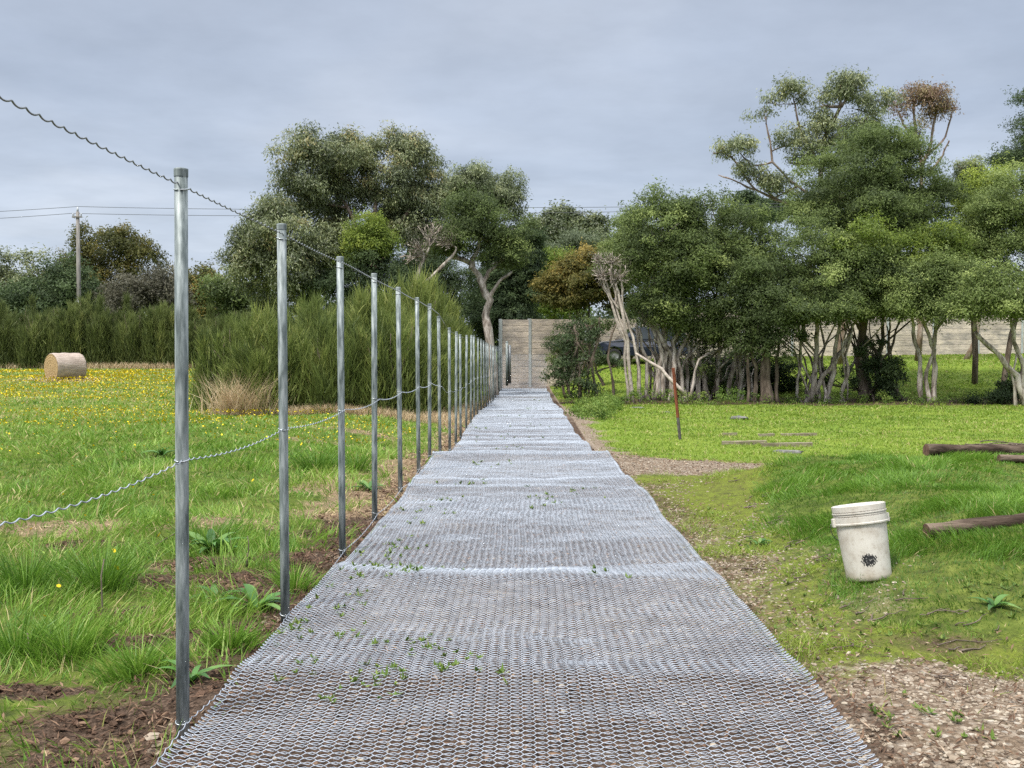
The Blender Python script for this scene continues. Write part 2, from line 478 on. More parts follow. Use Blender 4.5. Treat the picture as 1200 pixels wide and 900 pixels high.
# ------------------------------------------------------------------ zones
SOIL_P = [(60, 890, .85, .24), (160, 862, .55, .26), (25, 812, .3, .10), (150, 755, .4, .14), (290, 680, .8, .5), (380, 660, .5, .4), (240, 745, .45, .2), (215, 665, .45, .25),
          (420, 618, .55, .5), (330, 700, .3, .25), (100, 640, .5, .2), (480, 575, .45, .8), (505, 545, .4, 1.2), (530, 520, .4, 2), (285, 745, .35, .3), (120, 720, .35, .15)]
STRAW_P = [(370, 518, 1.1, .45), (410, 504, 1.0, .5), (395, 575, .8, .6), (470, 560, .5, 1.4), (100, 617, .8, .35), (250, 612, .6, .35), (430, 550, .5, 1.2), (200, 668, .3, .15), (500, 530, .4, 1.5), (445, 590, .5, .8), (390, 600, .5, .5)]


def patch(x, y, lst):
    v = np.zeros(np.shape(x))
    n = fbm(np.asarray(x) * 2.2, np.asarray(y) * 2.2, 3, 4) - 0.5
    for (cx, cy, rx, ry) in lst:
        d = np.sqrt(((x - cx) / rx) ** 2 + ((y - cy) / ry) ** 2)
        v = np.maximum(v, 1 - S(0.5, 1.25, d + n * 1.6))
    return v


SOIL_W = [(*G(a, b)[:2], rx, ry) for a, b, rx, ry in SOIL_P]
STRAW_W = [(*G(a, b)[:2], rx, ry) for a, b, rx, ry in STRAW_P]


def zones(x, y):
    x = np.asarray(x, float); y = np.asarray(y, float)
    n = fbm(x * 1.6, y * 1.6, 2, 4) - 0.5
    n2 = fbm(x * .7 + 5, y * .7, 5, 3) - 0.5
    # left: bare strip along the mesh edge and torn patches
    d = (-1.22 - x) * (.6 + .4 * S(4.2, 5.2, y))
    soil = np.where(x < -1.0, (1 - S(.12, .55, d + n * .7)) * .9, 0)
    soil = np.maximum(soil, patch(x, y, SOIL_W))
    soil = np.maximum(soil, np.where(np.abs(x) < 1.25, .55 + .4 * S(-.1, .12, n2), 0))
    straw = patch(x, y, STRAW_W) * .72
    straw = np.maximum(straw, np.where((x < -1.2) & (y > 9), (1 - S(.2, .9, d + n)) * .75, 0))
    # right
    e = x - 1.2
    gravel = np.where(np.abs(x) <= 1.3, 1.0, 0)
    front = 1 - S(4.55, 5.3, y + n * 1.4 + .12 * (x - 1.5))
    strip = (1 - S(.18, .55, e + n * .5)) * (1 - S(10.5, 12, y)) * .9
    thin = (1 - S(.4, 1.2, e + n * 1.4)) * .42 * (1 - S(11, 12, y))
    track = S(11.6, 12.4, y + n * .9) * (1 - S(14.0, 14.9, y + n * .9)) * (1 - S(4.2, 6.5, x))
    strip2 = (1 - S(.15, .8, e + n * .9)) * S(14, 15, y) * (1 - S(30, 42, y)) * .95
    gravel = np.maximum(gravel, np.where(x > 1.1, np.maximum.reduce([front, strip, thin, track, strip2]), 0))
    moss = np.where(x > 1.15, S(4.3, 5.0, y + n) * (1 - S(11.6, 12.4, y)) * (1 - lushmask(x, y)) * (.55 + 1.2 * np.clip(n2 + .2, 0, .5)), 0)
    soil = np.maximum(soil, np.where(x > 1.1, (1 - S(.1, .45, e + n * .6)) * .55 * (1 - S(11, 12, y)), 0))
    soil = np.maximum(soil, np.where((x > 1.2) & (y > 4.3) & (y < 7.5), S(.10, .30, n) * .6 * (1 - lushmask(x, y)), 0))
    # under the trees
    soil = np.maximum(soil, np.where((x > 1.3) & (y > 36.5) & (y < 41.5), .8 * S(36.3, 37.3, y + n * .8) * (1 - S(40.3, 41.5, y)), 0))
    return np.clip(soil, 0, 1), np.clip(gravel, 0, 1), np.clip(moss, 0, 1), np.clip(straw, 0, 1)


def lushmask(x, y):
    """the long-grassed rise on the right"""
    n = fbm(x * 1.1 + 3, y * 1.1, 6, 3) - 0.5
    bx = np.interp(y, [4.4, 4.8, 5.2, 5.7, 6.3, 7.5, 9, 10.5, 11.6], [3.2, 2.5, 2.0, 1.85, 1.9, 1.85, 1.95, 2.3, 3.4])
    return S(-.12, .35, x - bx + n * .7) * S(4.45, 5.0, y + n * .6) * (1 - S(11.3, 12.0, y + n * .5))


def track_free(x, y):
    s, g, mo, st = zones(x, y)
    return s, g, mo, st


# ------------------------------------------------------------------ the ground sheet
def graded(lo, a, b, hi, fine, k=1.18):
    v = list(np.arange(a, b + 1e-6, fine))
    st = fine
    while v[-1] < hi: st *= k; v.append(v[-1] + st)
    st = fine
    w_ = [a]
    while w_[-1] > lo: st *= k; w_.append(w_[-1] - st)
    return np.array(w_[:0:-1] + v)


gx = graded(-900, -5.5, 5.5, 900, .055, 1.06)
gy = np.concatenate([graded(-60, 2.6, 13.5, 1800, .055, 1.035)])
XX, YY = np.meshgrid(gx, gy)
ZZ = gh(XX, YY)
so_, gr_, mo_, st_ = zones(XX, YY)
# small clods and ruts in the bare soil
ZZ = ZZ + so_ * (fbm(XX * 9, YY * 9, 4, 3) - .5) * .06 * (np.abs(XX) > 1.25)
nx, ny = len(gx), len(gy)
ii = np.arange(ny - 1)[:, None] * nx + np.arange(nx - 1)[None, :]
q = np.stack([ii, ii + 1, ii + nx + 1, ii + nx], -1).reshape(-1, 4)
turf = np.where(XX > 1.0, S(13.5, 15, YY), S(12, 26, YY) * .4).ravel()
ground = mesh_np('ground', np.stack([XX, YY, ZZ], -1).reshape(-1, 3), [q], ground_mat(), None, {'turf': turf}, True,
                 np.stack([so_, gr_, mo_, st_], -1).reshape(-1, 4))
tag(ground, 'grassy paddock ground with bare soil and gravel beside the wire mesh', 'ground', kind='structure')

# ------------------------------------------------------------------ chain link mesh rolled out on the ground
MW = 2.37
A = 0.0195
NS = 25


def mesh_mid(y):
    return np.interp(y, [0, 3.5, 5.3, 7.7, 14.3, 28, 51, 60], [-.01, -.005, .013, .04, -.05, -.09, -.13, -.13])


def mesh_ripple(x, y):
    r = (fbm(y * 1.25 + 3, x * .22 + 7, 3, 2) - .5) * .115 + (fbm(y * .55, x * .1, 5, 2) - .5) * .08
    r = r + (vnoise(y * 2.6, x * .5 + 2, 6) - .5) * .045
    return (r + .028) * S(0, 3, y)


def mesh_z(x, y):
    base = np.interp(y, *_c) + (fbm(x * 1.3, y * 1.3, 1, 4) - .5) * .05
    lump = .055 * np.exp(-((y - 14.2) / .45) ** 2)
    edge = np.abs(x - mesh_mid(y)) / (MW / 2)
    return np.maximum(base + np.maximum(mesh_ripple(x, y), .012) + lump + .012, gh(x, y) + .008) + .012 * edge ** 4


def build_chain_mesh():
    V = []; Q = []; base = 0
    END = 50.0
    y = 2.35; rows = []
    total = END + 2.2                     # the last two metres stand up against the wall
    k = 0
    while y < total:
        rows.append((k, y)); y += A; k += 1

    def place(xo, s):
        yy = np.minimum(s, END)
        rise = np.clip(s - END, 0, None)
        z = mesh_z(xo + mesh_mid(yy), yy)
        lean = .25 * (1 - np.exp(-rise * 1.2)) + .10 * rise
        return np.stack([xo + mesh_mid(yy), yy + lean * 1.6 + np.minimum(rise, .5) * .5, z + np.maximum(rise - .25 * (1 - np.exp(-rise * 3)), 0) * .85], -1)

    for (k, yy) in rows:
        sub = 8 if yy < 10 else 4
        n = NS * sub + 1
        u = np.linspace(0, NS, n)
        ph = 0.5 if k % 2 else 0.0
        w_ = (u + ph) % 1.0
        tri = 1 - np.abs(w_ * 2 - 1) * 2                   # -1..1..-1 zigzag
        lay = np.sin(w_ * 2 * math.pi - math.pi / 2 + math.pi / 2)
        xo = (u / NS - .5) * (MW + .05 * (float(vnoise(yy * .9, 3.1, 2)) - .5)) + .10 * (float(vnoise(yy * .6, 9.7, 4)) - .5) + .012 * (vnoise(u * .35, yy * 2.2, 1) - .5)
        s = yy + tri * (A * .5 + .0008)
        s = s + (vnoise(u * 1.3 + 31, np.full(n, yy * 21.0), 7) - .5) * .007
        p = place(xo, s)
        p[:, 2] += np.clip(lay * 1.7, -1, 1) * .0062 + .003
        # hooked ends
        r = .0018 if yy < 10 else .0017
        d = np.gradient(p, axis=0); d /= np.linalg.norm(d, axis=1)[:, None]
        u1 = np.cross(d, (0, 0, 1.)); u1 /= np.linalg.norm(u1, axis=1)[:, None] + 1e-9
        v1 = np.cross(d, u1)
        an = np.arange(3) / 3 * 2 * math.pi + .5
        ring = p[:, None, :] + r * (np.cos(an)[None, :, None] * u1[:, None, :] + np.sin(an)[None, :, None] * v1[:, None, :])
        V.append(ring.reshape(-1, 3))
        i = np.arange(n - 1)[:, None] * 3; j = np.arange(3)[None, :]; kk = (j + 1) % 3
        Q.append(np.stack([i + j, i + kk, i + 3 + kk, i + 3 + j], -1).reshape(-1, 4) + base)
        base += n * 3
        # folded knuckles at both edges
    mb = MB(); mb.v = [np.vstack(V)]; mb.q = [np.vstack(Q)]; mb.a = [np.zeros(base)]; mb.n = base
    for (k, yy) in rows:
        if yy > 16: break
        if k % 2: continue
        for e in (-1, 1):
            off = .10 * (float(vnoise(yy * .6, 9.7, 4)) - .5) + e * .5 * (MW + .05 * (float(vnoise(yy * .9, 3.1, 2)) - .5))
            xo = off + np.array([-.004, .010, .021, .024, .021, .010, -.004]) * e
            s = yy + np.array([-.009, -.007, -.005, 0, .005, .007, .009])
            p = place(xo, s); p[:, 2] += np.array([.001, .004, .008, .010, .008, .004, .001]) + .003
            mb.tube(p, .0023, 4, True)
    o = mb.build('chain_link_mesh', M['wire'], None, True)
    return tag(o, 'long galvanised chain link mesh rolled out flat along the ground like a path', 'wire mesh')


build_chain_mesh()

# ------------------------------------------------------------------ fence posts and support wires
ORD = ['first', 'second', 'third', 'fourth', 'fifth', 'sixth', 'seventh', 'eighth', 'ninth', 'tenth', 'eleventh', 'twelfth', 'thirteenth', 'fourteenth', 'fifteenth',
       'sixteenth', 'seventeenth', 'eighteenth', 'nineteenth', 'twentieth', 'twenty-first', 'twenty-second', 'twenty-third', 'twenty-fourth', 'twenty-fifth', 'twenty-sixth', 'twenty-seventh', 'twenty-eighth']


def fence_x(y):
    return np.interp(y, [0, 24, 50], [-1.29, -1.29, -1.10])


PH = 2.13


def make_post():
    t = empty('fence_post', (0, 0, 0))
    r = .0242
    MB().tube([(0, 0, -.25), (0, 0, .6), (0, 0, 1.3), (0, 0, PH - .018)], r, 20).build('pole', M['steel'], t, True, True)
    MB().lathe([(r + .0016, PH - .030), (r + .0018, PH - .006), (r + .002, PH - .001), (r * .8, PH + .0015), (.0001, PH + .002)], 20).build('cap', M['steel'], t, True, True)
    for z in (2.055, 1.05, .06):
        a = np.linspace(0, 2 * math.pi, 21)
        MB().tube(np.stack([np.cos(a) * (r + .002), np.sin(a) * (r + .002), z + .006 * np.sin(a)], -1), .0022, 6, False).build('tie_wire', M['zinc'], t, True, True)
    return t


post0 = make_post()
post_y = [3.80]
for i in range(27): post_y.append(post_y[-1] + (1.60 if i == 0 else 1.80 if i == 1 else 1.70 + .10 * math.sin(i * 2.1)))
post_y = [v for v in post_y if v < 48]
for i, y in enumerate(post_y):
    p = post0 if i == 0 else copy_tree(post0)
    x = float(fence_x(y)) + .012 * math.sin(i * 1.7)
    zg = float(np.interp(y, *_c))
    p.location = (x, y, zg - .005 * (i % 3))
    p.rotation_euler = (.009 * math.sin(i * 3.1), .009 * math.sin(i * 1.3 + 2), i * .8)
    if i == 0: p['label'] = 'tall round galvanised steel fence post standing nearest the camera'
    elif i == len(post_y) - 1: p['label'] = 'galvanised steel fence post farthest away, standing just before the end wall'
    else: p['label'] = ORD[i] + ' round galvanised fence post counted from the nearest one towards the wall'
    p['category'] = 'fence post'; p['group'] = 'galvanised posts of the unfinished fence'


def coil_wire(name, label, zoff, y0, y1, amp, sag, seed, mat, rr=.0022, side=.026):
    per = .072
    n1 = int((min(y1, 16) - y0) / per * 10)
    y = np.linspace(y0, min(y1, 16), n1)
    a = np.full(n1, amp)
    if y1 > 16:
        y2 = np.linspace(16, y1, 400)[1:]
        y = np.concatenate([y, y2]); a = np.concatenate([a, np.linspace(amp, 0, len(y2)) * .3])
    ph = y / per * 2 * math.pi
    span = np.interp(y, post_y, np.arange(len(post_y)), left=None)
    span = np.where(y < post_y[0], (y - post_y[0]) / 1.6, span)
    fr = span - np.floor(span)
    z = np.interp(y, *_c) + zoff - sag * 4 * fr * (1 - fr) + a * np.sin(ph)
    x = fence_x(y) + side + a * .7 * np.cos(ph) + (vnoise(y * .8, y * 0 + seed, 2) - .5) * .02
    r = np.where(y < 16, rr, rr * 1.3)
    o = MB().tube(np.stack([x, y, z], -1), r, 5).build(name, mat, None, True)
    return tag(o, label, 'wire')


coil_wire('support_wire', 'crimped galvanised wire strung along the tops of the fence posts', 2.07, 1.2, 47.5, .0042, .004, 1, M['wire_dull'], .0028)
coil_wire('support_wire', 'crimped galvanised wire strung halfway up the fence posts', 1.05, 1.2, 47.5, .0036, .03, 5, M['wire'])
coil_wire('support_wire', 'crimped galvanised wire tied low along the feet of the fence posts', .062, 2.6, 47.5, .0036, .03, 9, M['wire'], .0022, .03)

# end post by the wall
ep = empty('end_post', P(594, 447, 49.2), 'thicker pale end post with a narrow strip of rolled mesh at the wall end', 'fence post')
ez = ep.location.z
MB().tube([(0, 0, -.2), (0, 0, 1.9)], .06, 12).build('pole', M['steel'], ep, True, True)
MB().lathe([(.066, 1.86), (.066, 1.9), (.045, 1.925), (.0001, 1.94)], 12).build('cap', M['steel'], ep, True, True)
MB().tube([(.13, .12, -.1), (.12, .12, .9), (.14, .1, 1.75)], (.085, .08, .06), 10).build('mesh_roll', M['wire_dull'], ep, True, True)


# ------------------------------------------------------------------ boundary wall
def wall_mat():
    m, t, o = mat_new('weathered_wall_boards')
    n = noise_node(t, 2.2, 6, .7, 'Object', (.35, 1, 1.6)); n2 = noise_node(t, 14, 5, .6, 'Object', (.12, 1, 1.4)); n3 = noise_node(t, .55, 3)
    r = ramp(t, [(.30, (.27, .25, .235)), (.42, (.50, .44, .39)), (.58, (.70, .60, .51)), (.8, (.78, .71, .63))]); t.links.new(n.outputs['Fac'], r.inputs[0])
    r2 = ramp(t, [(.35, (.84, .83, .83)), (.6, (1.12, 1.09, 1.07))]); t.links.new(n2.outputs['Fac'], r2.inputs[0])
    mx = N(t, 'ShaderNodeMix', data_type='RGBA', blend_type='MULTIPLY'); mx.inputs[0].default_value = 1
    t.links.new(r.outputs[0], mx.inputs[6]); t.links.new(r2.outputs[0], mx.inputs[7])
    r3 = ramp(t, [(.36, (.55, .55, .56)), (.56, (1, 1, 1))]); t.links.new(n3.outputs['Fac'], r3.inputs[0])
    mx3 = N(t, 'ShaderNodeMix', data_type='RGBA', blend_type='MULTIPLY'); mx3.inputs[0].default_value = .8
    t.links.new(mx.outputs[2], mx3.inputs[6]); t.links.new(r3.outputs[0], mx3.inputs[7])
    b = N(t, 'ShaderNodeBsdfPrincipled'); b.inputs['Roughness'].default_value = .92
    t.links.new(mx3.outputs[2], b.inputs['Base Color'])
    bp = N(t, 'ShaderNodeBump'); bp.inputs['Strength'].default_value = .5; bp.inputs['Distance'].default_value = .03
    t.links.new(n2.outputs['Fac'], bp.inputs['Height']); t.links.new(bp.outputs[0], b.inputs['Normal'])
    t.links.new(b.outputs[0], o.inputs[0])
    return m


M['wall'] = wall_mat()
M['wall_post'] = surf_mat('grey_wall_post', [(.3, (.36, .38, .39)), (.7, (.60, .62, .63))], 5, .6, .3)


def build_wall():
    x0, y0 = -1.25, 52.6
    x1, y1 = 34.0, 62.0
    root = empty('boundary_wall', (x0, y0, -.7), 'tall pinkish board retaining wall with grey steel posts closing off the mesh path and lawn', 'wall')
    L = math.hypot(x1 - x0, y1 - y0); ux, uy = (x1 - x0) / L, (y1 - y0) / L
    s = 0.0; k = 0
    edges = [0, 1.55]
    while edges[-1] < L: edges.append(edges[-1] + 3.0)
    th = .1
    ang = math.atan2(uy, ux)
    for a, b in zip(edges[:-1], edges[1:]):
        mb = MB()
        xm, ym = x0 + ux * (a + b) / 2, y0 + uy * (a + b) / 2
        top = 2.88 + np.interp(xm, [0, 7, 20, 34], [0, .12, 1.5, 2.4])
        if k < 4: base = -.75
        else: base = float(gh(xm, ym)) - .35
        z = base; j = 0
        nb = int(round((top - base) / .3)); hb = (top - base) / nb
        for j in range(nb):
            off = R.normal(0, .003)
            V = []
            for (sa, sb, zz0, zz1) in [(a + .055, b - .055, z + .007, z + hb - .007)]:
                c = []
                for ss in (sa, sb):
                    for dd in (-th / 2 + off, th / 2 + off):
                        for zz in (zz0, zz1):
                            c.append((x0 + ux * ss - uy * dd, y0 + uy * ss + ux * dd, zz))
                mb.add(c, [(0, 1, 3, 2), (4, 6, 7, 5), (0, 4, 5, 1), (2, 3, 7, 6), (1, 5, 7, 3), (0, 2, 6, 4)])
            z += hb
        # tongue behind the joints
        c = []
        for ss in (a + .056, b - .056):
            for dd in (th * .28, th * .42):
                for zz in (base + .01, top - .02):
                    c.append((x0 + ux * ss - uy * dd, y0 + uy * ss + ux * dd, zz))
        mb.add(c, [(0, 1, 3, 2), (4, 6, 7, 5), (0, 4, 5, 1), (2, 3, 7, 6), (1, 5, 7, 3), (0, 2, 6, 4)])
        mb.build('board_panel', M['wall'], root, False)
        # H post
        xp, yp = x0 + ux * a, y0 + uy * a
        pm = MB(); dep = .14
        for (lo, hi) in [((-.075, -dep / 2 - .012, base - .2), (.075, -dep / 2, top + .02)), ((-.075, dep / 2, base - .2), (.075, dep / 2 + .012, top + .02)), ((-.006, -dep / 2, base - .2), (.006, dep / 2, top + .018))]:
            pm.box(lo, hi)
        ca, sa_ = math.cos(ang), math.sin(ang)
        pm.xform(np.array([[ca, -sa_, 0, xp], [sa_, ca, 0, yp], [0, 0, 1, 0]]))
        pm.build('wall_post', M['wall_post'], root, False)
        k += 1
    return root


build_wall()


# ------------------------------------------------------------------ trees
def unit(v):
    return v / (np.linalg.norm(v, axis=-1, keepdims=True) + 1e-9)


def leaf_quads(c, n, up, ln, wd):
    """diamond leaves: centres c, normals n, long-axis hints up"""
    a = unit(up - n * np.sum(up * n, -1, keepdims=True))
    b = np.cross(n, a)
    ln = ln[:, None]; wd = wd[:, None]
    V = np.stack([c - a * ln * .5, c + b * wd * .5 - a * ln * .05 + n * wd * .12, c + a * ln * .5 - n * ln * .06, c - b * wd * .5 - a * ln * .05 + n * wd * .12], 1)
    k = np.arange(len(c))[:, None] * 4 + np.arange(4)[None]
    return V.reshape(-1, 3), k


def crown(lobes, leaf=(.10, .045), clump=.42, per=110, dens=1.0, tint=(.45, .2), droop=0.0, shell=(.62, 1.0), flat=.75, under=.35, air=0.0, sprig=.20, lumpy=7, rng=R):
    """lobes: (centre xyz, radii xyz[, tint shift]); clumps of leaves over each lobe"""
    Cs = []; Ts = []; On = []
    sub = []
    for lb in lobes:                                      # every lobe breaks up into smaller uneven heads
        c, r = np.asarray(lb[0]), np.asarray(lb[1]); sh = lb[2] if len(lb) > 2 else 0
        if max(r) < .75 or not lumpy:
            sub.append((c, r, sh)); continue
        sub.append((c, r * .74, sh))
        for _ in range(lumpy):
            dv = unit(rng.normal(size=3) + np.array([0, -.35, .15])); k_ = rng.uniform(.30, .52)
            sub.append((c + dv * r * rng.uniform(.55, .92), r * k_ * rng.uniform(.8, 1.25, 3), sh + rng.normal(0, .08)))
    lobes = sub
    for lb in lobes:
        c, r = np.asarray(lb[0]), np.asarray(lb[1]); sh = lb[2] if len(lb) > 2 else 0
        area = 4 * math.pi * ((r[0] * r[1]) ** 1.6 / 3 + (r[0] * r[2]) ** 1.6 / 3 + (r[1] * r[2]) ** 1.6 / 3) ** (1 / 1.6)
        n = max(5, int(dens * area / (clump ** 2 * math.pi * .55)))
        d = unit(rng.normal(size=(n, 3)))
        keep = (d[:, 2] > -.25) | (rng.random(n) < under)
        keep &= (d[:, 1] < .35) | (rng.random(n) < .55)
        d = d[keep]
        rr = rng.uniform(shell[0], shell[1], len(d))[:, None] ** .7
        wob = 1 + .28 * (rng.random((len(d), 1)) - .5)
        Cs.append(c + d * r * rr * wob); On.append(d)
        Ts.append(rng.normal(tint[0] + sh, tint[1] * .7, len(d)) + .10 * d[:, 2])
    Cs = np.vstack(Cs); On = np.vstack(On); Ts = np.concatenate(Ts)
    m = len(Cs)
    cr = clump * rng.uniform(.55, 1.35, m)
    cnt = np.maximum(8, (per * (cr / clump) ** 2 * rng.uniform(.7, 1.2, m)).astype(int))
    idx = np.repeat(np.arange(m), cnt); n = len(idx)
    d = unit(rng.normal(size=(n, 3)) + On[idx] * .55 + np.array([0, 0, .3]))
    rad_ = rng.random(n)[:, None] ** (.40)
    pos = Cs[idx] + d * rad_ * cr[idx][:, None] * np.array([1.1, 1.1, flat])
    ns = 6                                                # sprigs standing out of every clump
    sdir = unit(rng.normal(size=(m, ns, 3)) * .8 + On[:, None, :] * .7 + np.array([0, 0, .55]))
    slen = cr[:, None] * rng.uniform(.8, 1.5, (m, ns))
    isp = rng.random(n) < sprig
    kq = rng.integers(0, ns, n)
    sp_pos = Cs[idx] + sdir[idx, kq] * (slen[idx, kq] * rng.random(n) ** .7)[:, None] + rng.normal(0, 1, (n, 3)) * (leaf[0] * .45)
    pos = np.where(isp[:, None], sp_pos, pos)
    d = np.where(isp[:, None], sdir[idx, kq], d)
    if air:
        pos += rng.normal(0, air, pos.shape)
    nor = unit(d * .75 + On[idx] * .35 + rng.normal(size=(n, 3)) * .65 + np.array([0, 0, .25]))
    up = unit(d * .8 + rng.normal(size=(n, 3)) * .7 + np.array([0, 0, -droop * 2.0]))
    ln = leaf[0] * rng.uniform(.6, 1.35, n); wd = leaf[1] * rng.uniform(.7, 1.3, n)
    V, q = leaf_quads(pos, nor, up, ln, wd)
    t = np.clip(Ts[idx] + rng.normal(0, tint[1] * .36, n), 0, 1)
    return V, q, np.repeat(t, 4)


def wig(a, b, n, amp, rng=R, droop=0.0):
    a = np.asarray(a, float); b = np.asarray(b, float)
    t = np.linspace(0, 1, n)[:, None]
    p = a + (b - a) * t
    L = np.linalg.norm(b - a)
    w1 = rng.normal(size=(3,)); w2 = rng.normal(size=(3,))
    p = p + amp * L * (np.sin(t * math.pi) * w1 * .6 + np.sin(t * 2 * math.pi) * w2 * .35) * np.array([1, 1, .5])
    p[:, 2] += droop * L * np.sin(t[:, 0] * math.pi)
    p[1:-1] += rng.normal(0, amp * L * .06, p[1:-1].shape)
    return p


def lobe_px(px, py, rx, ry, Y, ls=1.16, depth=1.0):
    c = P(px, py, Y); k = Y / F * ls
    return c, np.array((rx * k, rx * k * .85 * depth, ry * k))


def tree(name, label, Y, lobes, stems=None, fol='melaleuca', bark='bark_brown', cat='tree', group=None, sw=None, twigs=5, kink=.085, limbs=True, crown_name='crown', ls=1.16, extra=None, **kw):
    """lobes in (x, y, rx, ry[, dY[, tint]]) of the picture at distance Y; stems as lists of (x, y[, dY]) with base width in pixels first"""
    L = []
    for lb in lobes:
        dY = lb[4] if len(lb) > 4 else 0
        c, r = lobe_px(lb[0], lb[1], lb[2], lb[3], Y + dY, ls)
        L.append((c, r, lb[5] if len(lb) > 5 else 0))
    cx = float(np.mean([l[0][0] for l in L]))
    if extra:
        x0_, x1_, yb_, yt_, n_ = extra
        stems = list(stems or [])
        for _ in range(n_):
            bx_ = R.uniform(x0_, x1_); k_ = R.normal(0, 24); tx_ = bx_ + k_ * 1.3
            stems.append([R.uniform(1.6, 4.2), (bx_, yb_, R.uniform(-.5, 1.5)), (bx_ + k_ * .35 + R.normal(0, 5), yb_ * .5 + yt_ * .5, R.uniform(-.5, 1.5)), (tx_, yt_ + R.uniform(-14, 14), R.uniform(-.5, 1.5))])
    if stems:
        b = stems[0][1]; bx = P(b[0], b[1], Y)[0]
    else:
        bx = cx
    base = (bx, Y, float(gh(bx, Y)))
    root = empty(name, base, label, cat, group)
    mb = MB()
    tops = []
    if not stems:
        low = min(L, key=lambda l: l[0][2]); big = max(L, key=lambda l: l[1][0] * l[1][2])
        top = big[0] + np.array((0, 0, -.1 * big[1][2]))
        wid = sw or max(.08, .017 * (top[2] - base[2]))
        p = wig((base[0], base[1], base[2] - .15), top, 8, kink)
        mb.tube(p, np.linspace(wid, wid * .4, 8), 8)
        tops.append((p[4], wid * .65)); tops.append((p[6], wid * .5)); tops.append((p[3], wid * .7))
    else:
        for st in stems:
            wpx = st[0]; pts = []
            for i, pt in enumerate(st[1:]):
                dY = pt[2] if len(pt) > 2 else 0
                q_ = P(pt[0], pt[1], Y + dY)
                if i == 0 and pt[1] > 425 and not (len(pt) > 3): q_[2] = float(gh(q_[0], q_[1])) - .12
                pts.append(q_)
            segs = [wig(pts[i], pts[i + 1], 5, kink) for i in range(len(pts) - 1)]
            p = np.vstack([segs[0]] + [s_[1:] for s_ in segs[1:]])
            r0 = wpx * Y / F / 2
            rr = np.linspace(r0, r0 * .5, len(p)); rr[0] *= 1.35
            rr = rr * (1 + .18 * (R.random(len(rr)) - .5))
            mb.tube(p, rr, 8)
            tops.append((p[-1], r0 * .5))
            tops.append((p[int(len(p) * .7)], r0 * .55))
    if limbs:
        for (c, r, _) in L:
            src = min(tops, key=lambda t_: np.linalg.norm((t_[0] - c) * np.array([1, 1, 1.3])) + (3 if t_[0][2] > c[2] + r[2] * .5 else 0))
            p = wig(src[0], c + np.array((0, 0, -.1 * r[2])), 6, .10)
            mb.tube(p, np.linspace(src[1] * .85, src[1] * .35, 6), 6)
            for _k in range(twigs):
                d = unit(R.normal(size=3) + np.array((0, -.2, .35)))
                e = c + d * r * R.uniform(.6, .95)
                mb.tube(wig(p[R.integers(2, 6)], e, 5, .12), np.linspace(min(src[1] * .35, .05 if twigs < 12 else .009), .004, 5), 4)
    mb.v = [v_ + R.normal(0, .011, v_.shape) for v_ in mb.v]
    mb.build('trunk', M[bark], root, True)
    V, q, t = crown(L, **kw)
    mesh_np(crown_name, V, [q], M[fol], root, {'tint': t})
    return root


MEL = dict(leaf=(.115, .042), clump=.52, per=215, dens=.98, tint=(.48, .36), shell=(.5, 1.08), flat=.52, ls=1.2, sprig=.30, air=.04)
EUC = dict(leaf=(.16, .05), clump=.54, per=165, dens=.95, tint=(.36, .36), droop=.6, shell=(.4, 1.08), flat=.75, sprig=.3, air=.05, under=.6, ls=1.10)

# ---- big eucalypts behind the fence on the left
tree('eucalyptus_tree', 'tall dense eucalypt with the rounded highest crown behind the fence posts', 49,
     [(392, 188, 42, 32), (360, 208, 32, 32, -1), (415, 207, 32, 32, 1), (352, 235, 30, 26, 0), (420, 178, 20, 16, 1), (395, 232, 30, 24, 1), (440, 225, 14, 18, 1), (380, 260, 36, 24, 1), (415, 300, 34, 24, 2), (375, 320, 34, 24, 2)],
     [[12, (432, 420), (436, 330), (442, 290), (440, 250)], [7, (440, 300), (415, 262), (395, 220)], [6, (436, 320), (462, 280), (480, 245)]], 'euc', 'bark_red', **EUC)
tree('eucalyptus_tree', 'leafy eucalypt on the left of the tall group, branches down to the bushes', 46.5,
     [(305, 285, 34, 34), (340, 280, 36, 36, -1), (300, 325, 30, 34), (355, 320, 34, 34, -1), (385, 290, 26, 26, 0), (285, 300, 18, 30), (325, 258, 20, 16), (330, 350, 36, 24, .5)],
     [[8, (335, 420), (330, 360), (320, 310)], [6, (345, 425), (360, 350), (385, 300)]], 'euc', 'bark_red', **{**EUC, 'tint': (.36, .28)})
tree('eucalyptus_tree', 'eucalypt with the second highest crown, beside a gap of sky', 50,
     [(475, 188, 30, 26), (500, 218, 24, 28, 1), (465, 220, 28, 28, -1), (490, 250, 34, 30), (470, 280, 34, 24), (505, 285, 24, 24, 1), (472, 178, 18, 12), (512, 245, 16, 24, 0), (455, 262, 20, 22, 1)],
     [[9, (470, 420), (475, 330), (480, 260), (475, 215)], [6, (475, 320), (500, 290), (502, 250)]], 'euc', 'bark_red', **EUC)
tree('eucalyptus_tree', 'pale green eucalypt crown rising behind the bare-trunked tree', 56,
     [(555, 218, 30, 18), (585, 230, 26, 20, 1), (600, 247, 15, 22), (570, 243, 36, 22, 1), (540, 230, 16, 16), (550, 207, 18, 9)],
     None, 'euc_pale', 'bark_red', **{**EUC, 'tint': (.28, .25)})
tree('bushy_tree', 'bright green bushy tree in front of the tall eucalypts', 46,
     [(437, 270, 22, 16), (425, 288, 24, 16), (448, 286, 20, 14), (410, 305, 20, 14)], None, 'melaleuca_lime', 'bark_brown', **{**MEL, 'ls': 1.0})
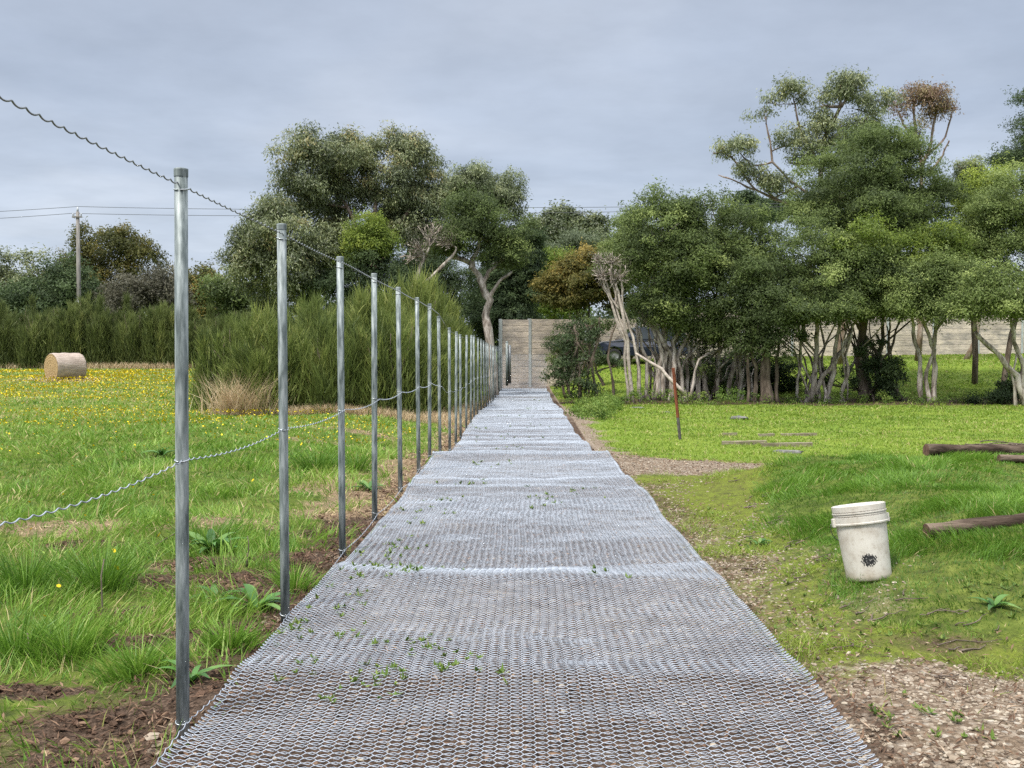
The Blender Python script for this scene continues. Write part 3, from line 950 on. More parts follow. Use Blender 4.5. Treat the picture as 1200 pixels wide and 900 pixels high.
tree('paperbark_tree', 'leaning pale-trunked paperbark with a flat dark crown beside the mesh end', 42,
     [(560, 255, 34, 18), (535, 272, 28, 12, 0), (588, 278, 30, 20), (560, 280, 34, 14), (602, 300, 24, 18), (550, 240, 24, 10), (585, 306, 20, 9), (530, 292, 22, 7)],
     [[12, (578, 430), (572, 385), (574, 352), (563, 328), (553, 312)], [7, (553, 314), (535, 302), (515, 294)], [6, (553, 314), (556, 300), (562, 280)], [6, (566, 335), (572, 318), (592, 300)], [5, (572, 352), (585, 330), (600, 318)], [4, (535, 302), (522, 285), (512, 280)]],
     'melaleuca', 'bark_pale', twigs=8, kink=.09, **{**MEL, 'tint': (.32, .30), 'ls': 1.0})
tree('half_dead_tree', 'grey-brown half dead twiggy tree between the eucalypts and the paperbark', 41,
     [(505, 272, 20, 14), (492, 290, 18, 14), (522, 285, 18, 12), (482, 302, 16, 10)],
     [[7, (470, 420), (480, 345), (498, 300)], [5, (480, 345), (520, 310), (535, 290)]], 'grey_leaf', 'bark_pale', twigs=45, **{**MEL, 'ls': 1.0, 'per': 70, 'dens': .8, 'leaf': (.09, .03)})
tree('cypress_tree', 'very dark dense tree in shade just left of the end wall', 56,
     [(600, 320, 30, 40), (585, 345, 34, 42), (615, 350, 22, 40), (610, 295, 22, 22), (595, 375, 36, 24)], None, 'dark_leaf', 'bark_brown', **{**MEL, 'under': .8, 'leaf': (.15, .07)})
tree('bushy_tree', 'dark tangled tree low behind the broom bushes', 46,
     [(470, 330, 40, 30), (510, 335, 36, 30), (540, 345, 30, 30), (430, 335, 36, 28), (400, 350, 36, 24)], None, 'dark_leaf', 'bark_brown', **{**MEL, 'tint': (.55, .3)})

# ---- behind the hedge on the far left
FAR = dict(ls=1.25, leaf=(.22, .10), clump=.80, per=115, dens=.95, sprig=.26, air=.06, tint=(.42, .26), shell=(.6, 1.0), flat=.75)
tree('hedgerow_tree', 'round-topped grey-green tree at the left edge behind the hedge', 78,
     [(35, 325, 24, 26), (12, 345, 26, 26), (50, 350, 30, 24), (0, 318, 16, 22), (-20, 340, 30, 36)], None, 'euc', 'bark_brown', **{**FAR, 'tint': (.4, .25)})
tree('hedgerow_tree', 'dark brownish spreading tree just left of the utility pole', 72,
     [(70, 350, 30, 30), (90, 335, 16, 18), (50, 365, 34, 20), (100, 358, 20, 22), (20, 365, 30, 18)], None, 'dark_leaf', 'bark_brown', **{**FAR, 'tint': (.65, .35)})
tree('hedgerow_tree', 'tall domed olive green tree just right of the utility pole', 80,
     [(130, 296, 30, 24), (108, 312, 20, 24), (155, 312, 26, 24), (125, 330, 34, 26), (165, 335, 26, 26), (100, 290, 12, 14), (130, 355, 44, 20)], None, 'golden', 'bark_brown', **{**FAR, 'tint': (.30, .25)})
tree('hedgerow_tree', 'low dull grey-brown tree between the olive tree and the near post', 70,
     [(165, 350, 26, 20), (190, 345, 22, 22), (150, 362, 24, 18), (205, 358, 22, 20)], None, 'grey_leaf', 'bark_brown', **{**FAR, 'tint': (.25, .25)})
tree('hedgerow_tree', 'small wattle with orange flecks between the two nearest posts', 74,
     [(232, 340, 22, 22), (255, 345, 22, 22), (215, 350, 22, 22), (245, 362, 34, 16)], None, 'golden', 'bark_brown', **{**FAR, 'tint': (.45, .33)})
tree('hedgerow_tree', 'dark green tree merging with the left side of the eucalypts', 66,
     [(280, 345, 26, 32), (262, 360, 24, 22), (300, 362, 26, 24)], None, 'melaleuca', 'bark_brown', **{**FAR, 'tint': (.25, .25)})
for (px, py, h_) in [(213, 322, 20), (222, 318, 22), (230, 324, 14)]:
    pass

# ---- behind the end wall
tree('hill_tree', 'broad dark dome-shaped tree on the skyline over the end wall', 112,
     [(655, 266, 22, 13), (640, 277, 20, 14), (682, 272, 18, 13), (665, 285, 40, 22), (700, 276, 14, 14), (660, 255, 13, 4), (630, 290, 18, 18)], None, 'euc', 'bark_brown', **{**FAR, 'leaf': (.34, .16), 'clump': 1.1, 'tint': (.2, .22)})
tree('hill_tree', 'grey-green drooping tree just below the dark skyline dome', 92,
     [(680, 292, 20, 13), (662, 306, 20, 12), (700, 308, 20, 14), (675, 316, 26, 12)], None, 'sage', 'bark_brown', **{**FAR, 'droop': .6, 'tint': (.45, .28)})
tree('bushy_tree', 'small lime green bushy tree above the left end of the wall', 72,
     [(650, 312, 24, 18), (640, 330, 18, 16), (668, 322, 20, 16), (655, 345, 30, 20)], None, 'melaleuca_lime', 'bark_brown', **{**FAR, 'leaf': (.18, .08), 'clump': .6})
tree('wattle_tree', 'golden-tipped wattle leaning in front of the top of the boundary wall', 51,
     [(652, 332, 18, 18, 0, .2), (672, 326, 24, 22, 0, .1), (692, 308, 20, 16, 0, .2), (690, 340, 28, 24), (665, 354, 26, 16), (715, 336, 22, 24, 0, -.1), (640, 348, 12, 14, 0, .25)], None, 'golden', 'bark_brown', **{**MEL, 'leaf': (.15, .07), 'tint': (.5, .26), 'ls': 1.1})
tree('bushy_tree', 'mid green tree filling the back of the grove beside the dead stems', 50,
     [(726, 296, 16, 14), (748, 276, 20, 20), (708, 312, 16, 12), (730, 308, 30, 24), (755, 330, 36, 30)], None, 'melaleuca', 'bark_brown', **{**MEL, 'tint': (.55, .28)})

# ---- the grove on the right
tree('dead_paperbark', 'bare pale-stemmed paperbark with a grey-brown dead twiggy top', 38.5,
     [(716, 308, 15, 14), (706, 322, 14, 14), (725, 325, 14, 16), (700, 305, 7, 10)],
     [[4.2, (742, 452), (736, 400), (726, 350), (714, 315)], [3.5, (736, 452), (733, 400), (718, 360), (708, 322)], [2.4, (734, 400), (722, 340), (722, 315)], [2.4, (728, 365), (708, 335), (704, 310)], [3, (750, 452), (742, 395), (730, 360), (726, 320)], [2, (733, 400), (712, 345), (700, 318)], [2, (726, 360), (716, 330), (716, 305)]],
     'grey_leaf', 'dead_white', twigs=50, kink=.05, **{**MEL, 'per': 40, 'dens': .9, 'leaf': (.08, .025), 'tint': (.5, .3)})
tree('paperbark_tree', 'bushy paperbark with a fan of pale stems at the left of the grove', 39.5,
     [(770, 275, 38, 36), (745, 300, 24, 30), (795, 300, 34, 38), (765, 330, 40, 34), (800, 350, 32, 34), (775, 370, 26, 20), (810, 380, 20, 18), (785, 250, 24, 14)],
     [[6.5, (778, 456), (782, 410), (775, 370), (768, 330)], [6, (788, 456), (790, 410), (800, 370)], [7, (768, 455), (776, 420), (762, 380), (750, 362)], [6, (796, 456), (794, 420), (812, 385)],
      [6, (760, 453), (758, 420), (748, 385)], [6, (784, 456), (786, 415), (760, 372), (742, 358)], [5, (752, 454), (748, 420), (745, 380)]],
     'melaleuca', 'bark_pale', extra=(748, 815, 458, 385, 18), **{**MEL, 'tint': (.42, .36)})
tree('paperbark_tree', 'wide dark green paperbark in the middle of the grove', 40,
     [(845, 275, 36, 34), (825, 300, 34, 34), (870, 300, 36, 40), (850, 335, 42, 38), (890, 330, 32, 40), (825, 345, 28, 34), (860, 380, 34, 30), (835, 400, 22, 24), (835, 245, 18, 16), (805, 262, 18, 20)],
     [[6.5, (845, 466), (842, 420), (846, 370)], [7, (858, 466), (862, 420), (855, 380)], [6, (832, 464), (822, 430), (815, 400)], [7, (822, 462), (815, 430), (806, 395)], [6, (868, 467), (866, 430), (876, 380)], [5, (812, 460), (805, 430), (812, 400)]],
     'melaleuca', 'bark_pale', extra=(805, 885, 467, 395, 20), **{**MEL, 'tint': (.38, .36)})
tree('cypress_tree', 'dark dense low-branched tree with a thick furrowed trunk in the grove', 38.3,
     [(890, 370, 34, 34), (908, 395, 24, 28), (880, 405, 22, 20), (915, 360, 22, 26), (890, 335, 30, 24)],
     [[15, (897, 470), (897, 430), (898, 385)], [6, (884, 468), (886, 430), (880, 395)], [5, (912, 469), (910, 430), (912, 395)], [5, (876, 467), (877, 440), (872, 405)]], 'melaleuca', 'bark_brown', **{**MEL, 'tint': (.22, .22)})
tree('gum_tree', 'tall open pale green gum with long bare limbs over the grove', 50,
     [(985, 108, 34, 13), (930, 112, 24, 14), (1015, 130, 30, 18), (940, 160, 34, 16), (895, 132, 18, 9), (862, 176, 20, 9), (882, 204, 22, 11), (950, 180, 26, 14), (905, 217, 20, 10), (970, 150, 26, 18), (915, 225, 16, 7), (1040, 118, 18, 10), (925, 190, 14, 8), (960, 125, 16, 9), (1000, 100, 22, 9), (1008, 150, 24, 14), (985, 175, 24, 14), (900, 120, 10, 6), (945, 108, 14, 8), (848, 172, 10, 6), (872, 170, 10, 6), (895, 210, 12, 7), (930, 230, 14, 6)],
     [[9, (985, 440), (985, 330), (975, 240), (965, 180), (985, 125)], [3.6, (972, 240), (935, 218), (905, 190), (898, 145)], [3.6, (975, 260), (930, 240), (885, 222), (858, 185)], [3.6, (966, 200), (940, 160), (932, 122)],
      [2.6, (935, 218), (908, 232), (888, 215)], [3.6, (970, 210), (1000, 160), (1018, 135)], [2.2, (905, 190), (880, 196), (868, 180)], [2.2, (885, 222), (862, 212), (842, 205)], [2, (858, 185), (846, 178), (836, 180)]], 'euc_pale', 'bark_red', kink=.08, twigs=4, **{**EUC, 'clump': .38, 'per': 70, 'dens': .62, 'shell': (.15, 1.1), 'tint': (.46, .32), 'ls': .92, 'sprig': .35, 'air': .08})
tree('gum_tree', 'russet-leaved gum top with fine bare twigs above the dark dome', 52,
     [(1072, 118, 22, 9), (1095, 128, 18, 9), (1055, 130, 14, 8), (1085, 112, 16, 5), (1078, 152, 8, 7, 0, .6)],
     [[6, (1075, 440), (1078, 260), (1080, 195), (1074, 160), (1070, 125)], [4, (1080, 195), (1092, 160), (1098, 130)], [3, (1074, 165), (1058, 145), (1052, 130)], [3, (1084, 185), (1108, 160), (1116, 130)], [3, (1086, 205), (1105, 182), (1112, 165)]],
     'euc_red', 'bark_red', twigs=14, kink=.05, **{**EUC, 'clump': .40, 'per': 60, 'dens': .8, 'sprig': .4, 'air': .1, 'shell': (.2, 1.15), 'tint': (.5, .3)})
tree('paperbark_tree', 'tallest dark green dome-shaped paperbark in the grove', 43,
     [(1020, 200, 58, 44), (985, 225, 46, 36, -1), (1060, 225, 46, 38), (1010, 255, 66, 36, -1), (1080, 255, 34, 34), (965, 262, 32, 28), (1035, 170, 36, 18), (1000, 290, 50, 26), (985, 345, 40, 16, -1), (1040, 350, 44, 14, -1)],
     [[11, (1012, 470), (1010, 400), (1014, 330), (1016, 250)]], 'melaleuca', 'bark_brown', **{**MEL, 'tint': (.36, .26)})
tree('paperbark_tree', 'paperbark with slender leaning trunks framing the pale wall', 39,
     [(950, 300, 34, 34), (930, 330, 26, 30), (975, 330, 44, 32), (950, 358, 34, 18), (990, 350, 40, 24), (1010, 310, 34, 28), (945, 366, 26, 10, -1), (985, 368, 30, 9, -1)],
     [[7, (948, 468), (955, 430), (958, 385), (955, 350)], [6, (970, 466), (978, 420), (985, 375)], [6, (943, 469), (965, 440), (988, 410), (1000, 380)], [5, (988, 468), (994, 430), (998, 385)], [5, (944, 400, 0, 1), (942, 380), (938, 360)], [4, (940, 460), (938, 415), (945, 372)]],
     'melaleuca', 'bark_pale', extra=(935, 1000, 468, 372, 13), **{**MEL, 'tint': (.42, .36), 'under': .2})
tree('paperbark_tree', 'stout brown-trunked paperbark with light green rounded clumps', 40,
     [(1010, 285, 30, 24, -1, .1), (1050, 290, 32, 28), (1085, 300, 34, 30), (1045, 325, 44, 28), (1090, 335, 40, 28), (1060, 350, 40, 20), (1110, 310, 24, 26), (1030, 366, 34, 10, -1)],
     [[13, (1010, 471), (1008, 420), (1012, 370), (1030, 330)], [6, (1060, 472), (1038, 430), (1015, 395), (1000, 375)], [7, (1032, 471), (1028, 420), (1035, 370)], [6, (1045, 471), (1034, 430), (1026, 390)]],
     'melaleuca_lime', 'bark_brown', extra=(1000, 1060, 471, 372, 11), **{**MEL, 'tint': (.36, .34)})
tree('paperbark_tree', 'paperbark splitting into a vase of pale limbs in front of the bright bank', 38.6,
     [(1080, 345, 30, 18), (1110, 350, 28, 18), (1095, 325, 34, 22), (1060, 352, 22, 14), (1125, 335, 22, 20), (1075, 366, 34, 9), (1118, 366, 26, 10)],
     [[7, (1097, 473), (1096, 430), (1092, 405), (1072, 365)], [5, (1090, 472), (1086, 435), (1096, 400), (1112, 362)], [5, (1092, 405), (1096, 385), (1098, 360)], [6, (1083, 472), (1078, 430), (1070, 390), (1066, 360)]],
     'melaleuca', 'bark_pale', **{**MEL, 'tint': (.5, .26), 'under': .15})
tree('paperbark_tree', 'olive-crowned paperbark leaning in from the right edge', 36.5,
     [(1165, 352, 34, 20), (1140, 362, 22, 16), (1190, 345, 30, 26), (1155, 332, 26, 18), (1205, 370, 30, 20)],
     [[9, (1202, 475), (1193, 440), (1170, 415), (1142, 388)], [7, (1206, 475), (1200, 430), (1188, 400), (1185, 370)], [4, (1190, 472), (1186, 440), (1192, 405)]],
     'melaleuca', 'bark_pale', **{**MEL, 'tint': (.6, .26), 'under': .15})
tree('bushy_tree', 'dense green tree at the right edge below the dark pine', 41,
     [(1180, 235, 34, 30), (1155, 265, 30, 26), (1195, 270, 30, 36), (1140, 290, 26, 22), (1175, 305, 40, 28), (1215, 240, 30, 40)], None, 'melaleuca', 'bark_brown', **{**MEL, 'tint': (.55, .28)})
tree('bushy_tree', 'yellow-green bushy tree between the dome and the right edge', 44,
     [(1150, 232, 20, 18), (1135, 250, 20, 18), (1165, 215, 22, 14), (1130, 300, 22, 14)], None, 'melaleuca_lime', 'bark_brown', **{**MEL, 'tint': (.7, .25)})
tree('gum_tree', 'small pale gum crown showing between the dome and the pine', 54,
     [(1135, 200, 16, 14), (1142, 220, 18, 16), (1125, 222, 14, 14)], None, 'euc_pale', 'bark_red', **{**EUC, 'clump': .4})
tree('pine_tree', 'dark pine boughs reaching in at the right edge', 46,
     [(1190, 188, 20, 7), (1172, 192, 12, 5), (1215, 180, 26, 14), (1201, 122, 4, 6), (1220, 140, 20, 30)], [[9, (1225, 470), (1224, 300), (1222, 180), (1220, 120)]], 'dark_leaf', 'bark_brown', **{**MEL, 'tint': (.6, .3)})
tree('hill_tree', 'distant dark trees with a flat crest just above the grove canopy', 120,
     [(872, 238, 10, 6), (888, 242, 12, 5), (905, 243, 12, 5), (920, 244, 12, 5), (895, 252, 34, 8)], None, 'dark_leaf', 'bark_brown', **{**FAR, 'leaf': (.34, .16)})
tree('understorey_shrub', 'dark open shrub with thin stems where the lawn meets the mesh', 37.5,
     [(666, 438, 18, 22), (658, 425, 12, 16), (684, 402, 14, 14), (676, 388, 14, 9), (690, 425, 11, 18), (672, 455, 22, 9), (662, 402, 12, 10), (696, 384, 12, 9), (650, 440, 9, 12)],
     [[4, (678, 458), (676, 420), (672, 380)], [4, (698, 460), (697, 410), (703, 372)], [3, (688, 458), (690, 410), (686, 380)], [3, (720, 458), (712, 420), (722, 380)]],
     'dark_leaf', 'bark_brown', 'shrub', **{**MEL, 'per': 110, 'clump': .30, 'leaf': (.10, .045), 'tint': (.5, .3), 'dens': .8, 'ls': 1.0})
tree('understorey_shrub', 'taller leafy dark evergreen screening the wall just right of the mesh end', 41,
     [(668, 398, 15, 14), (688, 390, 16, 12), (660, 428, 12, 18), (680, 422, 13, 16), (696, 404, 10, 9), (704, 384, 12, 8), (650, 410, 9, 10)],
     [[3.5, (672, 455), (674, 420), (676, 392)], [3, (664, 455), (660, 425), (658, 405)], [3, (690, 456), (688, 420), (694, 392)]],
     'melaleuca', 'bark_brown', 'shrub', **{**MEL, 'per': 120, 'clump': .32, 'leaf': (.10, .045), 'tint': (.2, .26), 'dens': 1.0, 'ls': 1.1})
tree('understorey_shrub', 'low dark shrub growing between the paperbark stems', 41,
     [(815, 442, 16, 14), (800, 440, 12, 10), (830, 450, 14, 9), (860, 452, 14, 9)], None, 'melaleuca', 'bark_brown', 'shrub', **{**MEL, 'clump': .3, 'leaf': (.09, .04), 'tint': (.25, .22), 'dens': .7})
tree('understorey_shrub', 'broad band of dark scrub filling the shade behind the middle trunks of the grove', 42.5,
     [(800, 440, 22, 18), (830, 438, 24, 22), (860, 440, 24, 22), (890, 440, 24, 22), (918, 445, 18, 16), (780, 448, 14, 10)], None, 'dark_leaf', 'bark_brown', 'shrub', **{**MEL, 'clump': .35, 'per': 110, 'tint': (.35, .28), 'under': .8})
tree('understorey_shrub', 'leafy dark green shrub at the foot of the stout brown trunk', 39.8,
     [(1030, 440, 18, 26), (1048, 455, 16, 14), (1022, 415, 12, 14), (990, 450, 10, 14), (962, 445, 10, 14)], None, 'dark_leaf', 'bark_brown', 'shrub', **{**MEL, 'clump': .3, 'leaf': (.09, .045), 'tint': (.7, .25), 'dens': .7})
tree('understorey_shrub', 'scrubby shrub under the leaning tree at the right edge', 38,
     [(1185, 462, 14, 12), (1160, 468, 16, 8), (1200, 455, 14, 14)], None, 'dark_leaf', 'bark_brown', 'shrub', **{**MEL, 'clump': .3, 'leaf': (.09, .045), 'tint': (.6, .25), 'dens': .7})
tree('understorey_shrub', 'dark shrub in front of the parked vehicle', 44,
     [(708, 424, 10, 6), (698, 420, 9, 8), (722, 428, 8, 3)], None, 'dark_leaf', 'bark_brown', 'shrub', **{**MEL, 'clump': .26, 'leaf': (.09, .045), 'tint': (.6, .25), 'dens': .8, 'ls': .9})
# a fallen pale limb leaning through the grove
mb = MB(); mb.tube(np.vstack([wig(P(745, 414, 38), P(775, 432, 37.6), 5, .03), wig(P(775, 432, 37.6), P(803, 462, 37.2), 5, .03)[1:]]), np.linspace(.045, .075, 9), 8)
tag(mb.build('fallen_limb', M['dead_white'], None), 'long pale dead limb leaning down from the paperbarks to the lawn', 'branch')

# ---- far belt of scrub behind everything
V, q, t = crown([(np.array((x_, 135 + R.uniform(-6, 6), 2.5 + R.uniform(-.5, 1.5))), np.array((9., 5., 5.5 + R.uniform(-1, 1.5)))) for x_ in np.arange(-110, 130, 8.5)], (.55, .28), 1.6, 60, .8, (.35, .25))
tag(mesh_np('distant_woods', V, [q], M['dark_leaf'], None, {'tint': t}), 'dark belt of distant scrub behind the trees', 'woods', kind='stuff')


# ------------------------------------------------------------------ strand shrubs: gorse hedge and broom
def strands(base, d, ln, wd, bend):
    """thin curved blades: 5 points each"""
    n = len(base)
    side = unit(np.cross(d, R.normal(size=(n, 3))))
    mid = base + d * ln[:, None] * .55 + bend * .35
    tip = base + d * ln[:, None] + bend
    w_ = wd[:, None] * .5
    V = np.stack([base - side * w_, base + side * w_, mid + side * w_ * .75, mid - side * w_ * .75, tip], 1).reshape(-1, 3)
    k = np.arange(n)[:, None] * 5
    return V, k + np.array([[0, 1, 2, 3]]), k + np.array([[3, 2, 4]])


def make_strand_shrub(name, rx, ry, h, n, ln, wd, mat, tint, stemmat, spikes=60, rng=R):
    """a shrub of upright sprigs over a ring of stems"""
    root = empty(name, (0, 0, 0))
    mb = MB()
    for k in range(9):
        a = rng.uniform(0, 6.28); r = rng.uniform(.1, .35)
        mb.tube(wig((math.cos(a) * rx * r * .5, math.sin(a) * ry * r * .5, -.1), (math.cos(a) * rx * r * 2, math.sin(a) * ry * r * 2, h * rng.uniform(.6, .9)), 6, .06), np.linspace(.022, .006, 6), 5)
    mb.build('stem', M[stemmat], root, True, True)
    # spikes = upright leaders, each carrying sprigs
    a = rng.uniform(0, 2 * math.pi, spikes); r = np.sqrt(rng.random(spikes)) * 1.0
    sx = np.cos(a) * rx * r; sy = np.sin(a) * ry * r
    top = h * (1 - .42 * r ** 2.2) * rng.uniform(.62, 1.16, spikes)
    idx = rng.integers(0, spikes, n)
    u = rng.random(n) ** .75
    z = top[idx] * (.06 + .94 * u)
    spread = .26 * (1.05 - u) + .03
    b = np.stack([sx[idx] * (.8 + .25 * u) + rng.normal(0, 1, n) * spread, sy[idx] * (.8 + .25 * u) + rng.normal(0, 1, n) * spread, z], -1)
    d = unit(np.stack([np.cos(a)[idx] * .25 * r[idx] + rng.normal(0, .32, n), np.sin(a)[idx] * .25 * r[idx] + rng.normal(0, .32, n), np.full(n, 1.0)], -1))
    L = ln * rng.uniform(.5, 1.3, n)
    b[:, 2] -= L * .6
    bend = rng.normal(0, .05, (n, 3)) * L[:, None] * 3
    V, q, t3 = strands(b, d, L, wd * rng.uniform(.7, 1.3, n), bend)
    tt = np.clip(rng.normal(tint, .16, spikes)[idx] + rng.normal(0, .14, n), 0, 1)
    mesh_np('foliage', V, [q, t3], M[mat], root, {'tint': np.repeat(tt, 5)}, False, None, True)
    return root


broom_kinds = [make_strand_shrub('broom_bush', 1.15, 1.05, 2.55, 11000, .42, .022, 'broom', .42, 'twig', 46),
               make_strand_shrub('broom_bush', 1.0, 1.1, 2.75, 11000, .45, .022, 'broom', .52, 'twig', 40),
               make_strand_shrub('broom_bush', 1.25, 1.0, 2.35, 11000, .40, .022, 'broom', .34, 'twig', 52)]
bs = [(-7.3, 25.5, .92), (-6.1, 24.6, .95), (-4.7, 25.0, 1.0), (-3.3, 24.8, .98), (-2.4, 26.2, .95), (-6.9, 27.2, 1.0), (-5.4, 27.0, 1.1), (-4.0, 27.4, 1.16), (-2.6, 28.6, 1.1),
      (-6.0, 29.6, 1.1), (-3.2, 30.4, 1.18), (-4.8, 30.8, 1.2), (-2.5, 31.6, 1.12), (-3.6, 33.2, 1.2), (-2.5, 34.4, 1.1), (-5.2, 34.0, 1.2), (-2.7, 37.2, 1.05), (-3.8, 36.6, 1.2), (-2.6, 40.0, 1.05), (-3.6, 40.5, 1.15), (-2.5, 43.2, 1.0)]
for i, (x, y, s) in enumerate(bs):
    k = i % 3
    o = broom_kinds[k] if i < 3 else copy_tree(broom_kinds[k])
    x -= .45 * (x > -3); k_ = 1.0 + .12 * (y > 29)
    o.location = (x, y, float(gh(x, y)) - .05); o.rotation_euler = (0, 0, i * 2.4); o.scale = (s, s, k_ * s * (.97 + .08 * math.sin(i * 4.1)))
    tag(o, 'yellow-green feathery broom bush in the thicket behind the fence posts', 'bush', 'broom bushes of the thicket behind the fence')
gk = [make_strand_shrub('gorse_bush', 1.15, .9, 3.6, 8500, .5, .035, 'gorse', .38, 'bark_brown', 40),
      make_strand_shrub('gorse_bush', 1.05, 1.0, 3.9, 8500, .5, .035, 'gorse', .48, 'bark_brown', 36),
      make_strand_shrub('gorse_bush', 1.2, .9, 3.3, 8500, .48, .035, 'gorse', .30, 'bark_brown', 44)]
gi = 0
for row in range(2):
    for x in np.arange(-33, -7.0, 1.75):
        y = 58 + row * 1.5 + .4 * math.sin(x * 3)
        k = gi % 3
        o = gk[k] if gi < 3 else copy_tree(gk[k])
        xx = x + row * .8 + R.uniform(-.2, .2)
        sc_ = R.uniform(.88, 1.12) * (1 + .06 * row)
        o.location = (xx, y, float(gh(xx, y)) - .05); o.rotation_euler = (0, 0, gi * 1.9); o.scale = (1, 1, sc_)
        tag(o, 'tall dark green upright bush in the solid hedge row behind the hay bale', 'bush', 'bushes of the hedge row behind the paddock')
        gi += 1


# ------------------------------------------------------------------ grasses
def field(n, y0, y1, pw, xmargin=1.18, ymin=None):
    """random points over the view wedge, thinning with distance"""
    yy = np.linspace(y0, y1, 4000)
    rho = yy * np.minimum(1, (6.0 / yy)) ** pw
    c = np.cumsum(rho); c /= c[-1]
    y = np.interp(R.random(n), c, yy)
    hw = y * .5 * xmargin + .4
    x = R.uniform(-1, 1, n) * hw - y * .0125
    return x, y


def blades(x, y, ln, wd, tint, name, mat, label, cat, lean=.35, lean_dir=None, zoff=0.0):
    n = len(x)
    b = np.stack([x, y, gh(x, y) - .012 + zoff], -1)
    a = R.uniform(0, 2 * math.pi, n)
    if lean_dir is not None: a = lean_dir + R.normal(0, .9, n)
    l = np.abs(R.normal(0, lean, n)) + .08
    d = unit(np.stack([np.cos(a) * l, np.sin(a) * l, np.ones(n)], -1))
    bend = np.stack([np.cos(a), np.sin(a), np.full(n, -.45)], -1) * (ln * R.uniform(.1, .55, n))[:, None]
    V, q, t3 = strands(b, d, ln, wd, bend)
    o = mesh_np(name, V, [q, t3], M[mat], None, {'tint': np.repeat(np.clip(tint, 0, 1), 5)})
    return tag(o, label, cat, kind='stuff')


# paddock grass, left of the fence
x, y = field(520000, 3.0, 62, 1.55, 1.5)
k = x < -1.2; x, y = x[k], y[k]
so1, gr1, mo1, st1 = zones(x, y)
cl = fbm(x * 2.6, y * 2.6, 0, 3); big = fbm(x * .55, y * .55, 6, 3)
keep = R.random(len(x)) < np.clip(1.15 - so1 * 1.15 - st1 * .85, .05, 1) * (.55 + .9 * S(.35, .65, cl))
keep &= ~((y > 24) & (x > -8.2 + 0) & (x < -1.3) & (R.random(len(x)) < .8))
x, y, cl, big = x[keep], y[keep], cl[keep], big[keep]
near = 1 - S(10, 24, y)
ln = (.045 + .115 * near * S(.42, .74, cl) + .03 * near + .04 * (1 - near)) * R.uniform(.55, 1.3, len(x))
wd = np.maximum(.0046, .00075 * y) * np.exp(R.normal(0, .42, len(x)))
tint = .50 + .6 * (cl - .5) + 1.1 * (big - .5) * .45 + R.normal(0, .17, len(x)) + .10 * (1 - near)
dry = R.random(len(x)) < .05 + .30 * S(14, 36, y) + .12 * (big > .58)
tint = np.where(dry, R.uniform(.84, 1, len(x)), np.minimum(tint, .8))
blades(x, y, ln, wd, tint, 'paddock_grass', 'grass', 'long uneven green grass of the paddock left of the fence', 'grass', .45, fbm(x * 1.7, y * 1.7, 4, 2) * 14)

# long grass on the rise at the right
x, y = field(500000, 4.2, 12.4, 1.3, 1.7)
k = x > 1.5; x, y = x[k], y[k]
lm = lushmask(x, y); cl = fbm(x * 2.2, y * 2.2, 0, 3)
k = R.random(len(x)) < lm * (.6 + .7 * S(.3, .6, cl)); x, y, cl = x[k], y[k], cl[k]
ln = (.04 + .075 * S(.4, .7, cl)) * R.uniform(.55, 1.3, len(x)); wd = np.maximum(.0042, .0007 * y) * R.uniform(.7, 1.3, len(x))
tint = .36 + .55 * (cl - .5) + R.normal(0, .11, len(x)) + .3 * (fbm(x * .8, y * .8, 2, 2) - .5)
tint = np.where(R.random(len(x)) < .02, .95, np.minimum(tint, .8))
blades(x, y, ln, wd, tint, 'rise_grass', 'grass', 'thick dark green grass on the rise around the bucket', 'grass', .4, fbm(x * 1.5, y * 1.5, 4, 2) * 14)

# lawn beyond the track and bank behind the grove
x, y = field(400000, 13.8, 64, 1.35, 1.45)
k = x > 1.25; x, y = x[k], y[k]
so1, gr1, mo1, st1 = zones(x, y)
k = (R.random(len(x)) < np.clip(1.1 - gr1 * 1.25 - so1, .02, 1)); x, y = x[k], y[k]
cl = fbm(x * 1.4, y * 1.4, 0, 3)
ln = (.045 + .03 * S(.4, .7, cl)) * R.uniform(.6, 1.3, len(x)) * (1 + .012 * y); wd = np.maximum(.006, .0008 * y) * R.uniform(.7, 1.3, len(x))
tint = .46 + .5 * (cl - .5) + R.normal(0, .13, len(x)) + .35 * (fbm(x * .35, y * .35, 2, 3) - .5)
dryp = .05 + .22 * S(.5, .72, fbm(x * .8 + 4, y * 1.6, 7, 3))
tint = np.where(R.random(len(x)) < dryp, R.uniform(.9, 1, len(x)), np.minimum(tint - .25 * S(.52, .7, fbm(x * .5, y * .9 + 7, 3, 3)), .9))
blades(x, y, ln, wd, tint, 'lawn_grass', 'lawn', 'short bright green lawn in front of the grove and on the bank', 'grass', .5)

# short moss and grass on the gravel verge
x, y = field(280000, 3.4, 12.5, 1.2, 1.5)
k = x > 1.22; x, y = x[k], y[k]
so1, gr1, mo1, st1 = zones(x, y); cl = fbm(x * 3.1, y * 3.1, 1, 3)
k = R.random(len(x)) < np.clip(mo1 * 1.8 - .15 * gr1, 0, 1) * S(.28, .5, cl) + .02; x, y, cl = x[k], y[k], cl[k]
blades(x, y, (.026 + .06 * S(.52, .75, cl)) * R.uniform(.5, 1.5, len(x)), np.full(len(x), .0045), np.where(R.random(len(x)) < .12, R.uniform(.86, 1, len(x)), np.minimum(.52 + .5 * (cl - .5) + R.normal(0, .14, len(x)), .84)), 'verge_grass', 'lawn', 'sparse short moss and grass on the gravel verge', 'grass', .6)
